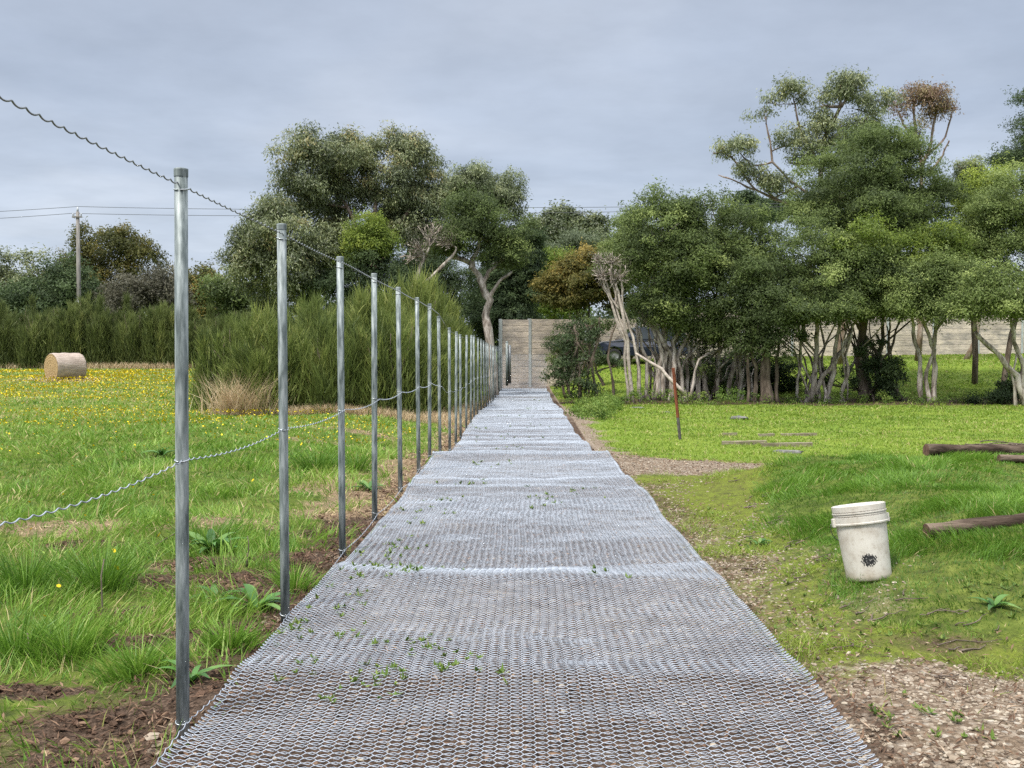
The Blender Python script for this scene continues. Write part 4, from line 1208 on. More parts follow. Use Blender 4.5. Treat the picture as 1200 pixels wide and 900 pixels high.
# green fringe by the mesh edge under the grove
n = 9000
y = R.uniform(26, 38.5, n); x = 1.15 + np.abs(R.normal(0, .55, n)) + .05 * (y - 26)
V, q, t = crown([(np.array((1.6 + .06 * i + R.uniform(-.2, .5), 26.5 + i * .62, float(gh(1.6, 26.5 + i * .62)) + .08)), np.array((.42, .5, .22))) for i in range(19)] +
                [(np.array((x_, 37.4 + R.uniform(-.4, .3), float(gh(x_, 37.4)) + .1)), np.array((.7, .4, .28 + R.uniform(0, .15)))) for x_ in np.arange(2.2, 7.6, .75)] +
                [(np.array((x_, 38.4 + R.uniform(-.3, .3), float(gh(x_, 38.4)) + .05)), np.array((.6, .4, .20 + R.uniform(0, .2)))) for x_ in np.arange(7.8, 21, .9)], (.07, .035), .2, 45, .6, (.5, .3))
tag(mesh_np('undergrowth', V, [q], M['weed'], None, {'tint': t}), 'low green undergrowth along the foot of the grove and mesh edge', 'undergrowth', kind='stuff')

# dry grass: along the bushes, on the straw patches, behind the paddock
n = 20000
sel = R.choice(5, n, p=[.032, .02, .2, .29, .458])
cx = np.choose(sel, [-6.6, -6.5, -4.0, -2.0, -16.]); cy = np.choose(sel, [23.3, 23.5, 23.6, 24.0, 56.6])
sx = np.choose(sel, [.3, .45, 1.2, .25, 9.]); sy = np.choose(sel, [.25, .3, .3, 4.5, .7])
x = cx + R.normal(0, 1, n) * sx; y = cy + np.abs(R.normal(0, 1, n)) * sy
k = x < -1.5; x, y, sel = x[k], y[k], sel[k]
ln = np.choose(sel, [1.15, .6, .28, .3, .45]) * R.uniform(.4, 1.15, len(x))
blades(x, y, ln, np.choose(sel, [.012, .012, .012, .012, .03]) * R.uniform(.7, 1.3, len(x)), R.uniform(.45, 1, len(x)), 'dry_grass', 'straw', 'tall tan dry grass at the foot of the broom bushes', 'grass', .2)

# cut straw and dead litter lying flat: on soil and straw patches and under the mesh
def litter(n, want, name, mat, label, size, y0, y1, fmt, pw=1.4):
    x, y = field(n, y0, y1, pw, 1.2)
    k = want(x, y); x, y = x[k], y[k]; m = len(x)
    nn = unit(np.stack([R.normal(0, .45, m), R.normal(0, .45, m), np.ones(m)], -1))
    L = size[0] * R.uniform(.4, 1.5, m) * np.maximum(1, y / 14); W = size[1] * R.uniform(.5, 1.5, m) * np.maximum(1, y / 10)
    V, q = leaf_quads(np.stack([x, y, gh(x, y) + .008 + R.random(m) * .018], -1), nn, unit(np.stack([R.normal(size=m), R.normal(size=m), R.normal(0, .3, m)], -1)), L, W)
    return tag(mesh_np(name, V, [q], M[mat], None, {'tint': np.repeat(fmt(m), 4)}), label, 'litter', kind='stuff')


def w_soil(x, y):
    s, g, mo, st = zones(x, y)
    return (R.random(len(x)) < np.clip(s * 1.0 - .12, 0, 1)) & (x < -1.18)


def w_straw(x, y):
    s, g, mo, st = zones(x, y)
    return (R.random(len(x)) < np.clip(st * 1.1 - .15, 0, 1)) & (x < -1.18)


def w_mid(x, y):
    s, g, mo, st = zones(x, y)
    return (R.random(len(x)) < (.25 + .5 * s)) & (x > -1.2) & (x < 1.2)


def w_verge(x, y):
    s, g, mo, st = zones(x, y)
    return (R.random(len(x)) < np.clip(g * .55 + s * .6 + .08, 0, 1)) & (x > 1.1) & (lushmask(x, y) < .4) & (y < 16)


litter(190000, w_soil, 'leaf_litter', 'litter', 'torn brown roots and litter on the bare soil beside the posts', (.055, .008), 3.0, 24, lambda m: R.beta(2, 2.2, m))
litter(120000, w_straw, 'straw_litter', 'straw', 'tan cut straw lying in patches along the fence line', (.09, .006), 3.5, 30, lambda m: R.beta(2.5, 2, m))
litter(60000, w_mid, 'ground_litter', 'litter', 'brown litter showing through the wire mesh', (.04, .014), 3.0, 22, lambda m: R.beta(2, 2, m))
litter(80000, w_verge, 'verge_litter', 'litter', 'bark scraps and dead leaves on the gravel verge', (.04, .008), 3.0, 16, lambda m: R.beta(2.4, 1.6, m))


# gravel stones
def pebbles(x, y, r, tint, name, label, mat='stone'):
    g = (1 + 5 ** .5) / 2
    iv = np.array([(-1, g, 0), (1, g, 0), (-1, -g, 0), (1, -g, 0), (0, -1, g), (0, 1, g), (0, -1, -g), (0, 1, -g), (g, 0, -1), (g, 0, 1), (-g, 0, -1), (-g, 0, 1)]) / math.sqrt(1 + g * g)
    it = np.array([(0, 11, 5), (0, 5, 1), (0, 1, 7), (0, 7, 10), (0, 10, 11), (1, 5, 9), (5, 11, 4), (11, 10, 2), (10, 7, 6), (7, 1, 8), (3, 9, 4), (3, 4, 2), (3, 2, 6), (3, 6, 8), (3, 8, 9), (4, 9, 5), (2, 4, 11), (6, 2, 10), (8, 6, 7), (9, 8, 1)])
    n = len(x)
    v = iv[None] * (1 + R.normal(0, .16, (n, 12, 1)))
    v = v * np.stack([R.uniform(.7, 1.4, n), R.uniform(.6, 1.1, n), R.uniform(.4, .75, n)], -1)[:, None, :] * r[:, None, None]
    a = R.uniform(0, 6.28, n); ca, sa = np.cos(a)[:, None], np.sin(a)[:, None]
    v = np.stack([v[..., 0] * ca - v[..., 1] * sa, v[..., 0] * sa + v[..., 1] * ca, v[..., 2]], -1)
    v = v + np.stack([x, y, gh(x, y) + r * .15], -1)[:, None, :]
    t = (np.arange(n)[:, None, None] * 12 + it[None]).reshape(-1, 3)
    return tag(mesh_np(name, v.reshape(-1, 3), [t], M[mat], None, {'tint': np.repeat(tint, 12)}), label, 'gravel', kind='stuff')


x, y = field(180000, 3.0, 15.2, 1.25, 1.25)
s1, g1, m1, t1 = zones(x, y)
cl = fbm(x * 2.4, y * 2.4, 3, 3)
k = (x > -1.2) & (R.random(len(x)) < np.where(x > 1.15, np.clip(g1 * 1.1 - .2, 0, 1) * (.30 + S(.38, .62, cl)), .035))
x, y = x[k], y[k]
pebbles(x, y, R.gamma(4, .0014, len(x)) + .0025, np.clip(R.beta(2.0, 2.2, len(x)) * .97, 0, 1), 'gravel', 'loose cream and tan gravel stones on the verge and track')
x, y = field(60000, 3.0, 12, 1.3, 1.2)
s1, g1, m1, t1 = zones(x, y)
k = (x < -1.2) & (R.random(len(x)) < np.clip(s1 - .4, 0, 1)); x, y = x[k], y[k]
pebbles(x, y, R.gamma(3, .003, len(x)) + .003, np.clip(R.beta(2, 3, len(x)), 0, 1), 'soil_clods', 'dark crumbly clods of turned soil by the near posts', 'litter')

px_ = np.concatenate([fence_x(v) + R.normal(0, .07, 60) for v in post_y[:9]]); py_ = np.concatenate([v + R.normal(0, .09, 60) for v in post_y[:9]])
k = np.abs(px_) > 1.22; px_, py_ = px_[k], py_[k]
pebbles(px_, py_, R.gamma(3, .0032, len(px_)) + .003, np.clip(R.beta(1.4, 5, len(px_)), 0, .6), 'footing_rubble', 'crumbled grey footing rubble around the feet of the nearer posts')
bl0 = P(77, 446, 42)
bx_ = bl0[0] + R.normal(0, .7, 900); by_ = 42 + R.normal(0, .55, 900)
blades(bx_, by_, R.uniform(.1, .35, 900), np.full(900, .03), R.uniform(.4, 1, 900), 'loose_straw', 'straw', 'loose straw lying round the foot of the hay bale', 'straw', .9)

# yellow flowers
x, y = field(90000, 5, 56, .75, 1.2)
den = S(12, 24, y) * S(.30, .62, fbm(x * .35, y * .8, 2, 3)) + .010
k = (x < -2.2) & (R.random(len(x)) < den) & ~((y > 23) & (x > -8.2)) & (y < 50); x, y = x[k], y[k]
n = len(x); rr = np.maximum(.013, .0006 * y) * R.uniform(.7, 1.25, n)
zz = gh(x, y) + .10 + .05 * R.random(n) + .0016 * y
a = np.arange(6) / 6 * 2 * math.pi
tl = R.normal(0, .55, (n, 2)) + np.array([0, -.35])
ring = np.stack([np.cos(a)[None] * rr[:, None], np.sin(a)[None] * rr[:, None], (np.cos(a)[None] * -tl[:, :1] + np.sin(a)[None] * -tl[:, 1:]) * rr[:, None] * -1], -1) + np.stack([x, y, zz], -1)[:, None]
V = np.concatenate([ring, np.stack([x, y, zz - rr * .6], -1)[:, None]], 1)
j = np.arange(6); tri = np.stack([j, (j + 1) % 6, np.full(6, 6)], -1)
f6 = (np.arange(n)[:, None] * 7 + np.arange(6)[None])
tt = (np.arange(n)[:, None, None] * 7 + tri[None]).reshape(-1, 3)
tag(mesh_np('dandelion_flowers', V.reshape(-1, 3), [f6, tt], M['flower'], None, {'tint': np.repeat(R.random(n), 7)}), 'yellow flowers scattered across the paddock grass', 'flowers', kind='stuff')


# ------------------------------------------------------------------ weeds through the mesh, dock plants, twigs
def rosette(c, n, ln, wd, spread=.8):
    a = R.uniform(0, 2 * math.pi, n); el = R.uniform(.15, 1.1, n)
    d = np.stack([np.cos(a) * np.cos(el), np.sin(a) * np.cos(el), np.sin(el)], -1)
    L = ln * R.uniform(.5, 1.2, n)
    nor = unit(np.cross(d, np.stack([-np.sin(a), np.cos(a), np.zeros(n)], -1)) * -1 + R.normal(0, .2, (n, 3)))
    return leaf_quads(np.asarray(c) + d * L[:, None] * .5, nor, d, L, wd * R.uniform(.7, 1.3, n))


Vs, Qs, b0 = [], [], 0
spots = [(440, 830, 9), (530, 798, 10), (365, 812, 6), (388, 733, 5), (415, 712, 6), (447, 672, 9), (462, 648, 8), (495, 676, 6), (500, 606, 6), (545, 572, 6), (520, 592, 5), (600, 530, 5),
         (576, 547, 5), (620, 502, 5), (625, 482, 6), (642, 585, 5), (684, 582, 5), (470, 770, 5), (520, 770, 5), (610, 517, 5), (410, 690, 7), (430, 655, 7), (478, 620, 6), (455, 690, 5), (560, 800, 4),
         (540, 520, 5), (565, 505, 5), (350, 750, 8), (400, 760, 6), (618, 470, 6), (590, 490, 5), (700, 690, 3), (640, 600, 3), (380, 838, 4)]
spots += [(1045, 850, 4), (1060, 838, 5), (1095, 845, 3), (1150, 852, 4), (930, 735, 5), (905, 690, 4), (1000, 745, 5), (1060, 740, 5), (840, 600, 4), (1150, 690, 8), (1170, 705, 8), (885, 635, 9), (905, 640, 8)]
for (px, py, m) in spots:
    c = G(px, py)
    for _ in range(int(m * 1.4)):
        sp_ = .045 + .010 * c[1]
        p = np.array((c[0] + R.normal(0, sp_), c[1] + R.normal(0, sp_ * 1.3), 0)); p[2] = float(mesh_z(p[0], p[1]) if abs(p[0]) < 1.2 else gh(p[0], p[1])) + .004
        V, q = rosette(p, R.integers(4, 10), R.uniform(.016, .045) * (1 + .02 * c[1]), .011 * (1 + .03 * c[1])); Vs.append(V); Qs.append(q + b0); b0 += len(V)
V = np.vstack(Vs)
tag(mesh_np('weeds', V, [np.vstack(Qs)], M['weed'], None, {'tint': np.repeat(R.random(len(V) // 4), 4)}), 'small green weeds poking up through the wire mesh', 'weeds', kind='stuff')


def dock(px, py, n, ln, label):
    c = G(px, py)
    root = empty('dock_plant', c, label, 'weed', 'broad-leaved weeds beside the fence')
    V = []; Q = []; b = 0
    for i in range(n):
        a = R.uniform(0, 6.28); el = R.uniform(.5, 1.15); L = ln * R.uniform(.6, 1.15); W = L * R.uniform(.16, .26)
        t = np.linspace(0, 1, 7)
        out_ = np.cos(el) * t * L + .25 * L * t ** 2; up = np.sin(el) * t * L - .45 * L * t ** 2.2
        wv = W * np.sin(np.clip(t * 1.05 + .03, 0, 1) * math.pi) ** .8 * .5 + .003
        ctr = np.stack([np.cos(a) * out_, np.sin(a) * out_, up], -1) + np.append(c[:2], c[2])
        sd_ = np.array((-math.sin(a), math.cos(a), 0))
        lift = np.array((0, 0, 1)) * (wv * .35)[:, None]
        V.append(np.stack([ctr - sd_ * wv[:, None] + lift, ctr, ctr + sd_ * wv[:, None] + lift], 1).reshape(-1, 3))
        k = np.arange(6)[:, None] * 3
        Q.append(np.concatenate([k + np.array([[0, 1, 4, 3]]), k + np.array([[1, 2, 5, 4]])]) + b); b += 21
    V = np.vstack(V)
    mesh_np('leaves', V, [np.vstack(Q)], M['dock'], root, {'tint': np.repeat(R.random(n), 21)}, True)
    return root


dock(248, 648, 16, .34, 'broad-leaved dock plant between the first and second fence posts')
dock(225, 800, 7, .18, 'small young dock plant at the foot of the nearest post')
dock(252, 705, 9, .22, 'pale dock plant on the bare soil beside the nearest post')
dock(432, 575, 12, .26, 'dark dock plant growing at the fourth post by the mesh edge')
dock(300, 715, 12, .24, 'leafy dock clump near the foot of the second post')
dock(190, 535, 12, .34, 'dark dock rosette far out in the paddock left of the nearest post')
dock(1165, 712, 9, .13, 'silvery broad-leaved weed below the half-buried log')
dock(890, 640, 10, .12, 'leafy weed clump at the edge of the rise left of the bucket')

# clumps of taller grass tussocks
def tussock(px, py, n, ln, label, t0=.35, rr=.10):
    c = G(px, py)
    a = R.uniform(0, 6.28, n); r = np.abs(R.normal(0, rr, n))
    x = c[0] + np.cos(a) * r; y = c[1] + np.sin(a) * r
    b = np.stack([x, y, gh(x, y) - .01], -1)
    l = R.uniform(.1, .75, n)
    d = unit(np.stack([np.cos(a) * l, np.sin(a) * l, np.ones(n)], -1))
    L = ln * R.uniform(.45, 1.15, n)
    bend = np.stack([np.cos(a), np.sin(a), np.full(n, -.6)], -1) * (L * R.uniform(.1, .45, n))[:, None]
    V, q, t3 = strands(b, d, L, np.full(n, max(.006, .0008 * c[1])), bend)
    o = mesh_np('grass_tussock', V, [q, t3], M['grass'], None, {'tint': np.repeat(np.clip(R.normal(t0, .16, n), 0, .95), 5)})
    return tag(o, label, 'grass clump', 'tussocks standing in the paddock')


tussock(120, 690, 420, .36, 'largest dark grass tussock left of the nearest post')
tussock(30, 690, 360, .34, 'grass tussock at the left edge level with the big one', .3, .11)
tussock(80, 770, 380, .28, 'yellowish grass tussock in front of the big dark one', .55, .11)
tussock(20, 770, 300, .30, 'grass tussock at the left edge above the bare soil', .35, .11)
tussock(370, 553, 260, .40, 'upright grass tussock beside the third post', .3, .12)
tussock(415, 553, 200, .36, 'smaller grass tussock just right of the third post', .35, .12)
tussock(245, 640, 300, .30, 'grass tussock around the broad dock plant', .35, .11)
tussock(160, 790, 360, .2, 'low grass tussock above the soil left of the nearest post', .5, .07)
tussock(270, 760, 320, .2, 'small grass tussock between the first and second posts by the mesh', .5, .07)
tussock(345, 690, 320, .2, 'grass tussock just right of the second post', .5, .07)

tw = MB()
for (px, py, px2, py2, up) in [(118, 735, 122, 655, .0), (35, 772, 32, 742, 0), (289, 665, 290, 628, 0), (310, 640, 318, 620, 0), (350, 640, 390, 652, 0), (180, 640, 215, 620, 0), (505, 880, 470, 866, 0)]:
    c = G(px, py); e = P(px2, py2, c[1] + .05)
    tw.tube(wig(c, e, 5, .06), np.linspace(.006, .003, 5), 5)
for (px, py, L, ang) in [(905, 613, .35, .1), (880, 630, .3, -.2), (940, 635, .5, .1), (880, 668, .4, -.3), (1000, 715, .35, .2), (1105, 720, .6, .15), (1130, 755, .8, -.05), (1000, 763, .6, .3), (945, 680, .3, .5),
                         (1060, 700, .4, -.3), (900, 580, .4, .2), (860, 565, .3, -.1), (1110, 800, .3, .2), (965, 655, .35, -.15), (1150, 735, .4, .1), (930, 765, .5, .1), (880, 595, .3, 0), (1040, 728, .5, -.1)]:
    c = G(px, py)
    for br_ in range(3):
        n_ = R.integers(4, 8); Lb = L * (.55 if br_ == 0 else R.uniform(.12, .3))
        a_ = ang + R.normal(0, .25 if br_ == 0 else .7)
        stp = np.cumsum(np.stack([np.cos(a_ + R.normal(0, .35, n_)), np.sin(a_ + R.normal(0, .35, n_))], -1) * Lb / n_, 0)
        X = c[0] + stp[:, 0] - Lb * .5 + R.normal(0, .05) * br_; Y_ = c[1] + stp[:, 1] + R.normal(0, .04) * br_
        Zz = gh(X, Y_) + .006 + R.random(n_) * .012
        tw.tube(np.stack([X, Y_, Zz], -1), np.linspace(.0065, .002, n_) * R.uniform(.5, 1.1), 5)
tag(tw.build('fallen_twigs', M['twig'], None), 'dead twigs and stems scattered on the verge and in the grass', 'twigs', kind='stuff')

# ------------------------------------------------------------------ bucket
M['bucket'] = None
def bucket_mat():
    m, t, o = mat_new('dirty_white_plastic')
    n = noise_node(t, 9, 6, .65); r = ramp(t, [(.3, (.40, .35, .29)), (.5, (.56, .525, .465)), (.7, (.63, .60, .54))]); t.links.new(n.outputs['Fac'], r.inputs[0])
    n2 = noise_node(t, 55, 3, .6); r2 = ramp(t, [(.56, (1, 1, 1)), (.70, (.50, .42, .35))]); t.links.new(n2.outputs['Fac'], r2.inputs[0])
    mx = N(t, 'ShaderNodeMix', data_type='RGBA', blend_type='MULTIPLY'); mx.inputs[0].default_value = .45
    t.links.new(r.outputs[0], mx.inputs[6]); t.links.new(r2.outputs[0], mx.inputs[7])
    # mud splashed round the foot of the bucket
    tcn = N(t, 'ShaderNodeTexCoord'); sp = N(t, 'ShaderNodeSeparateXYZ'); t.links.new(tcn.outputs['Object'], sp.inputs[0])
    a = N(t, 'ShaderNodeMath', operation='MULTIPLY_ADD'); t.links.new(n.outputs['Fac'], a.inputs[0]); a.inputs[1].default_value = .16; t.links.new(sp.outputs['Z'], a.inputs[2])
    rm = ramp(t, [(.09, .55), (.17, 0.0)]); t.links.new(a.outputs[0], rm.inputs[0])
    m2 = N(t, 'ShaderNodeMix', data_type='RGBA'); t.links.new(rm.outputs[0], m2.inputs[0]); t.links.new(mx.outputs[2], m2.inputs[6]); m2.inputs[7].default_value = (.40, .33, .24, 1)
    b = N(t, 'ShaderNodeBsdfPrincipled'); b.inputs['Roughness'].default_value = .5; b.inputs['Subsurface Weight'].default_value = .0
    t.links.new(m2.outputs[2], b.inputs['Base Color']); t.links.new(b.outputs[0], o.inputs[0])
    return m


M['bucket'] = bucket_mat()
def scuff_mat():
    m, t, o = mat_new('black_scuff')
    tcn = N(t, 'ShaderNodeTexCoord')
    n = noise_node(t, 60, 5, .75)
    r = ramp(t, [(.50, (.012, .012, .013)), (.58, (.07, .07, .07)), (.64, (.5, .47, .42))]); t.links.new(n.outputs['Fac'], r.inputs[0])
    b = N(t, 'ShaderNodeBsdfPrincipled'); b.inputs['Roughness'].default_value = .6
    t.links.new(r.outputs[0], b.inputs['Base Color']); t.links.new(b.outputs[0], o.inputs[0])
    return m


bc = G(1019, 676)
bk = empty('bucket', bc, 'dirty white plastic bucket with a black scuff, tilted on the verge', 'bucket', None, (rad(-8), rad(-7), 0))
bk.location.z -= .02
H = .445; rt, rb = .150, .128
def rw(z): return rb + (rt - rb) * z / H
prof = [(.0001, .0), (rb - .008, 0), (rb, .008)] + [(rw(z), z) for z in np.linspace(.03, H - .11, 8)]
prof += [(rw(H - .105) + .001, H - .105), (rw(H), H - .004), (rw(H) - .002, H), (rw(H) - .006, H - .002)] + [(rw(z) - .006, z) for z in np.linspace(H - .03, .012, 6)] + [(.0001, .012)]
MB().lathe(prof, 48).build('body', M['bucket'], bk, True, True)
for (z0, z1, d) in [(H - .036, H - .003, .005), (H - .050, H - .041, .009), (H - .062, H - .054, .006)]:
    MB().lathe([(rw(z0) + .0005, z0), (rw(z0) + d, z0 + .001), (rw(z1) + d, z1 - .001), (rw(z1) + .0005, z1)], 48).build('rim', M['bucket'], bk, False, True)
# skirt band and ears
MB().lathe([(rw(H - .115) + .0008, H - .115), (rw(H - .115) + .012, H - .113), (rw(H - .105) + .0125, H - .105), (rw(H - .105) + .0095, H - .102), (rw(H - .07) + .009, H - .068), (rw(H - .068) + .001, H - .067)], 48).build('skirt_band', M['bucket'], bk, False, True)
for s_ in (-1, 1):
    e = MB(); e.box((-.004, -.020, -.026), (.014, .020, .026))
    e.xform(np.array([[s_, 0, 0, s_ * (rw(H - .09) + .008)], [0, 1, 0, 0], [0, 0, 1, H - .095]]))
    bevel(e.build('handle_ear', M['bucket'], bk, False, True), .004)
a = np.linspace(0, math.pi, 25)
MB().tube(np.stack([np.cos(a) * (rt + .026), np.sin(a) * (rt + .026) * .95, H - .10 - np.sin(a) * .14], -1), .0026, 6).build('wire_handle', M['wire_dull'], bk, True, True)
# black scuff patch on the front, hugging the side
ang = np.linspace(-.34, .34, 17); zz = np.linspace(-.038, .038, 11)
vv = []; qq = []; ok = {}
for i, aa in enumerate(ang):
    for j, z in enumerate(zz):
        th = -math.pi / 2 + aa - .18
        z_ = .125 + z
        vv.append((math.cos(th) * (rw(z_) + .0012), math.sin(th) * (rw(z_) + .0012), z_))
for i in range(16):
    for j in range(10):
        u = (i + .5 - 8) / 8; v = (j + .5 - 5) / 5
        if u * u + v * v < .78 + .35 * math.sin(i * 2.7 + j * 1.9): qq.append((i * 11 + j, (i + 1) * 11 + j, (i + 1) * 11 + j + 1, i * 11 + j + 1))
mesh_np('scuff_mark', np.array(vv), [np.array(qq)], scuff_mat(), bk, None, True, None, True)


# ------------------------------------------------------------------ logs, planks, rocks, picket
def log(name, label, p0, p1, r0, r1, mat='log', cat='log', embed=.25, n=14):
    p0 = np.asarray(p0, float); p1 = np.asarray(p1, float)
    root = empty(name, p0, label, cat)
    path = wig(p0, p1, n, .012)
    path[:, 2] = gh(path[:, 0], path[:, 1]) + r0 * (1 - embed)
    path[:, 2] = np.linspace(path[0, 2], path[-1, 2], n) * .7 + path[:, 2] * .3
    rr = np.linspace(r0, r1, n) * (1 + .10 * (R.random(n) - .5))
    mb = MB(); mb.tube(path, rr, 14, False)
    V = mb.v[0]; V += R.normal(0, r0 * .05, V.shape) + r0 * .30 * (np.stack([fbm(V[:, 0] * 5 + V[:, 2] * 20, V[:, 1] * 5 + i_, i_, 3) for i_ in range(3)], -1) - .5)
    mb.build('bark', M[mat], root, True)
    for i, e in ((0, 0), (-1, 1)):
        rg = V[:14] if i == 0 else V[-14:]
        c = rg.mean(0); f = [(j, (j + 1) % 14, 14) for j in range(14)]
        if i == 0: f = [(b, a_, c_) for a_, b, c_ in f]
        mesh_np('cut_end', np.vstack([rg, c]), [np.array(f)], M['log_end'], root)
    return root


g0 = G(1085, 537); log('log', 'long weathered grey log lying across the crest of the grassy rise', (g0[0], g0[1], 0), (g0[0] + 2.1, g0[1] + .45, 0), .06, .065, embed=-.45)
g0 = G(1170, 541); log('log', 'short pale log end beside the long log on the rise', (g0[0], g0[1], 0), (g0[0] + 1.2, g0[1] + .1, 0), .04, .04)
g0 = G(1086, 634); log('log', 'half-buried dark log in the grass to the right of the bucket', (g0[0], g0[1], 0), (g0[0] + 1.5, g0[1] + .22, 0), .046, .054, embed=-.25)
# heap of dead sticks over the long log
c = G(1185, 530); br = MB()
for i in range(46):
    a = R.normal(.25, .5); L = R.uniform(.25, .8)
    b0_ = c + np.array((R.normal(.1, .28), R.normal(.1, .15), R.uniform(.02, .12)))
    br.tube(wig(b0_ - .5 * L * np.array((math.cos(a), math.sin(a), -.1)), b0_ + .5 * L * np.array((math.cos(a), math.sin(a), .1)), 5, .1), np.linspace(.011, .004, 5), 5)
tag(br.build('brush_pile', M['twig'], None), 'heap of dead brown sticks piled over the long log', 'sticks')


def plank(px, py, L, w_, h_, ang, label, mat='plank', cat='timber', name='timber_plank'):
    c = G(px, py)
    n = 9
    s_ = np.linspace(-.5, .5, n) * L
    V = []
    for k_, s1_ in enumerate(s_):
        for (a_, b_) in ((-1, 0), (1, 0), (1, 1), (-1, 1)):
            V.append((c[0] + s1_ * math.cos(ang) - a_ * w_ / 2 * math.sin(ang) + R.normal(0, .003), c[1] + s1_ * math.sin(ang) + a_ * w_ / 2 * math.cos(ang) + R.normal(0, .004), float(c[2]) - .03 + b_ * h_ + R.normal(0, .003) + .012 * math.sin(s1_ * 3)))
    q = []
    for k_ in range(n - 1):
        for j in range(4): q.append((k_ * 4 + j, k_ * 4 + (j + 1) % 4, k_ * 4 + 4 + (j + 1) % 4, k_ * 4 + 4 + j))
    q += [(3, 2, 1, 0), tuple((n - 1) * 4 + j for j in range(4))]
    return tag(mesh_np(name, np.array(V), [np.array(q)], M[mat]), label, cat)


plank(872, 521, .85, .10, .10, -.12, 'weathered half-sunk plank lying on the lawn right of the rusty picket')
plank(922, 523, .95, .09, .10, -.10, 'pale plank end to end with another on the lawn near the track')
plank(936, 511, .75, .09, .09, -.06, 'grey plank lying behind the two pale planks on the lawn')
plank(855, 510, .32, .08, .08, 0, 'short tan timber offcut lying on the lawn')
plank(898, 511, .34, .08, .08, .1, 'small pale offcut beside the farther grey plank')
plank(728, 467, .7, .09, .08, 0, 'thin pale stick of timber at the far edge of the lawn')


def rock(px, py, rx, rz, label):
    c = G(px, py)
    import bmesh
    bm = bmesh.new(); bmesh.ops.create_icosphere(bm, subdivisions=3, radius=1)
    me = bpy.data.meshes.new('rock')
    for v in bm.verts:
        n_ = v.co.normalized(); k_ = 1 + .5 * (float(vnoise(n_.x * 1.8 + px, n_.y * 1.8 + n_.z * 2.1, 3)) - .5) + .25 * (float(vnoise(n_.x * 5 + px, n_.y * 5 + n_.z * 4, 5)) - .5)
        v.co = (n_.x * rx * k_, n_.y * rx * .5 * k_, n_.z * rz * k_)
    bm.to_mesh(me); bm.free(); me.materials.append(M['rock'])
    for p_ in me.polygons: p_.use_smooth = True
    o = bpy.data.objects.new('rock', me); COL.objects.link(o); o.location = (c[0], c[1], c[2] + rz * .3)
    return tag(o, label, 'rock')


rock(757, 467, .20, .11, 'rounded grey rock at the far edge of the lawn by the trees')
rock(747, 479, .26, .05, 'flat dark stone on the lawn nearest the grove shrub')
rock(866, 491, .26, .06, 'low grey stone lying alone in the middle of the lawn')
rock(922, 532, .28, .06, 'broken grey slab at the edge of the gravel track')
rock(782, 484, .20, .04, 'flat brown stone on the lawn just behind the rusty picket')

M['rust'] = surf_mat('rusty_steel', [(.3, (.10, .03, .016)), (.5, (.22, .07, .035)), (.7, (.34, .13, .07))], 18, .85, .2, (1, 1, .4))
M['old_steel'] = surf_mat('bare_grey_steel', [(.3, (.05, .045, .045)), (.7, (.24, .22, .21))], 22, .7, .4, (1, 1, .4))
pc = G(797, 515); pt = P(789, 431, pc[1])
pk = empty('star_picket', pc, 'thin rusty red star picket stuck upright in the lawn', 'picket', None, (0, math.atan2(pt[0] - pc[0], pt[2] - pc[2]), 0))
PHt = float(np.linalg.norm(pt - pc))
def star(z0, z1):
    m_ = MB()
    for k_ in range(3):
        a = k_ * 2 * math.pi / 3 + .5; ca, sa = math.cos(a), math.sin(a)
        b_ = MB(); b_.box((.0, -.0045, z0), (.034, .0045, z1))
        b_.xform(np.array([[ca, -sa, 0, 0], [sa, ca, 0, 0], [0, 0, 1, 0]])); m_.add(b_.v[0], b_.q[0])
    return m_
star(.45, PHt).build('upper_shaft', M['rust'], pk, False, True)
star(-.3, .449).build('lower_shaft', M['old_steel'], pk, False, True)

# ------------------------------------------------------------------ hay bale
def bale_mat(nm, stops, bands):
    m, t, o = mat_new(nm)
    tcn = N(t, 'ShaderNodeTexCoord')
    n = noise_node(t, 6, 6, .7, 'Object', bands); r = ramp(t, stops); t.links.new(n.outputs['Fac'], r.inputs[0])
    b = N(t, 'ShaderNodeBsdfPrincipled'); b.inputs['Roughness'].default_value = .95
    t.links.new(r.outputs[0], b.inputs['Base Color'])
    bp = N(t, 'ShaderNodeBump'); bp.inputs['Strength'].default_value = .8; bp.inputs['Distance'].default_value = .05
    t.links.new(n.outputs['Fac'], bp.inputs['Height']); t.links.new(bp.outputs[0], b.inputs['Normal']); t.links.new(b.outputs[0], o.inputs[0])
    return m


bl = P(77, 446, 42); bz = float(gh(bl[0], bl[1]))
hb = empty('hay_bale', (bl[0], bl[1], bz), 'large round net-wrapped hay bale lying on its side in the paddock', 'hay bale', None, (0, 0, rad(52)))
rB, LB = .60, 1.22
pb = [(rB - .03, -LB / 2), (rB, -LB / 2 + .05)] + [(rB + .006 * math.sin(i * 2.3), x_) for i, x_ in enumerate(np.linspace(-LB / 2 + .1, LB / 2 - .1, 9))] + [(rB, LB / 2 - .05), (rB - .03, LB / 2)]
rot = np.array([[0, 0, 1, 0], [0, 1, 0, 0], [-1, 0, 0, rB - .03]], float)
mb = MB().lathe(pb, 40); mb.xform(rot); V = mb.v[0]; V += R.normal(0, .006, V.shape); mb.build('wrapping', bale_mat('bale_wrap', [(.3, (0.255, 0.196, 0.162)), (.5, (0.391, 0.315, 0.264)), (.7, (0.493, 0.416, 0.365))], (.4, 2, 2)), hb, True, True)
em = bale_mat('bale_end', [(.3, (.20, .12, .05)), (.5, (.40, .27, .13)), (.7, (.58, .43, .24))], (3, 3, 3))
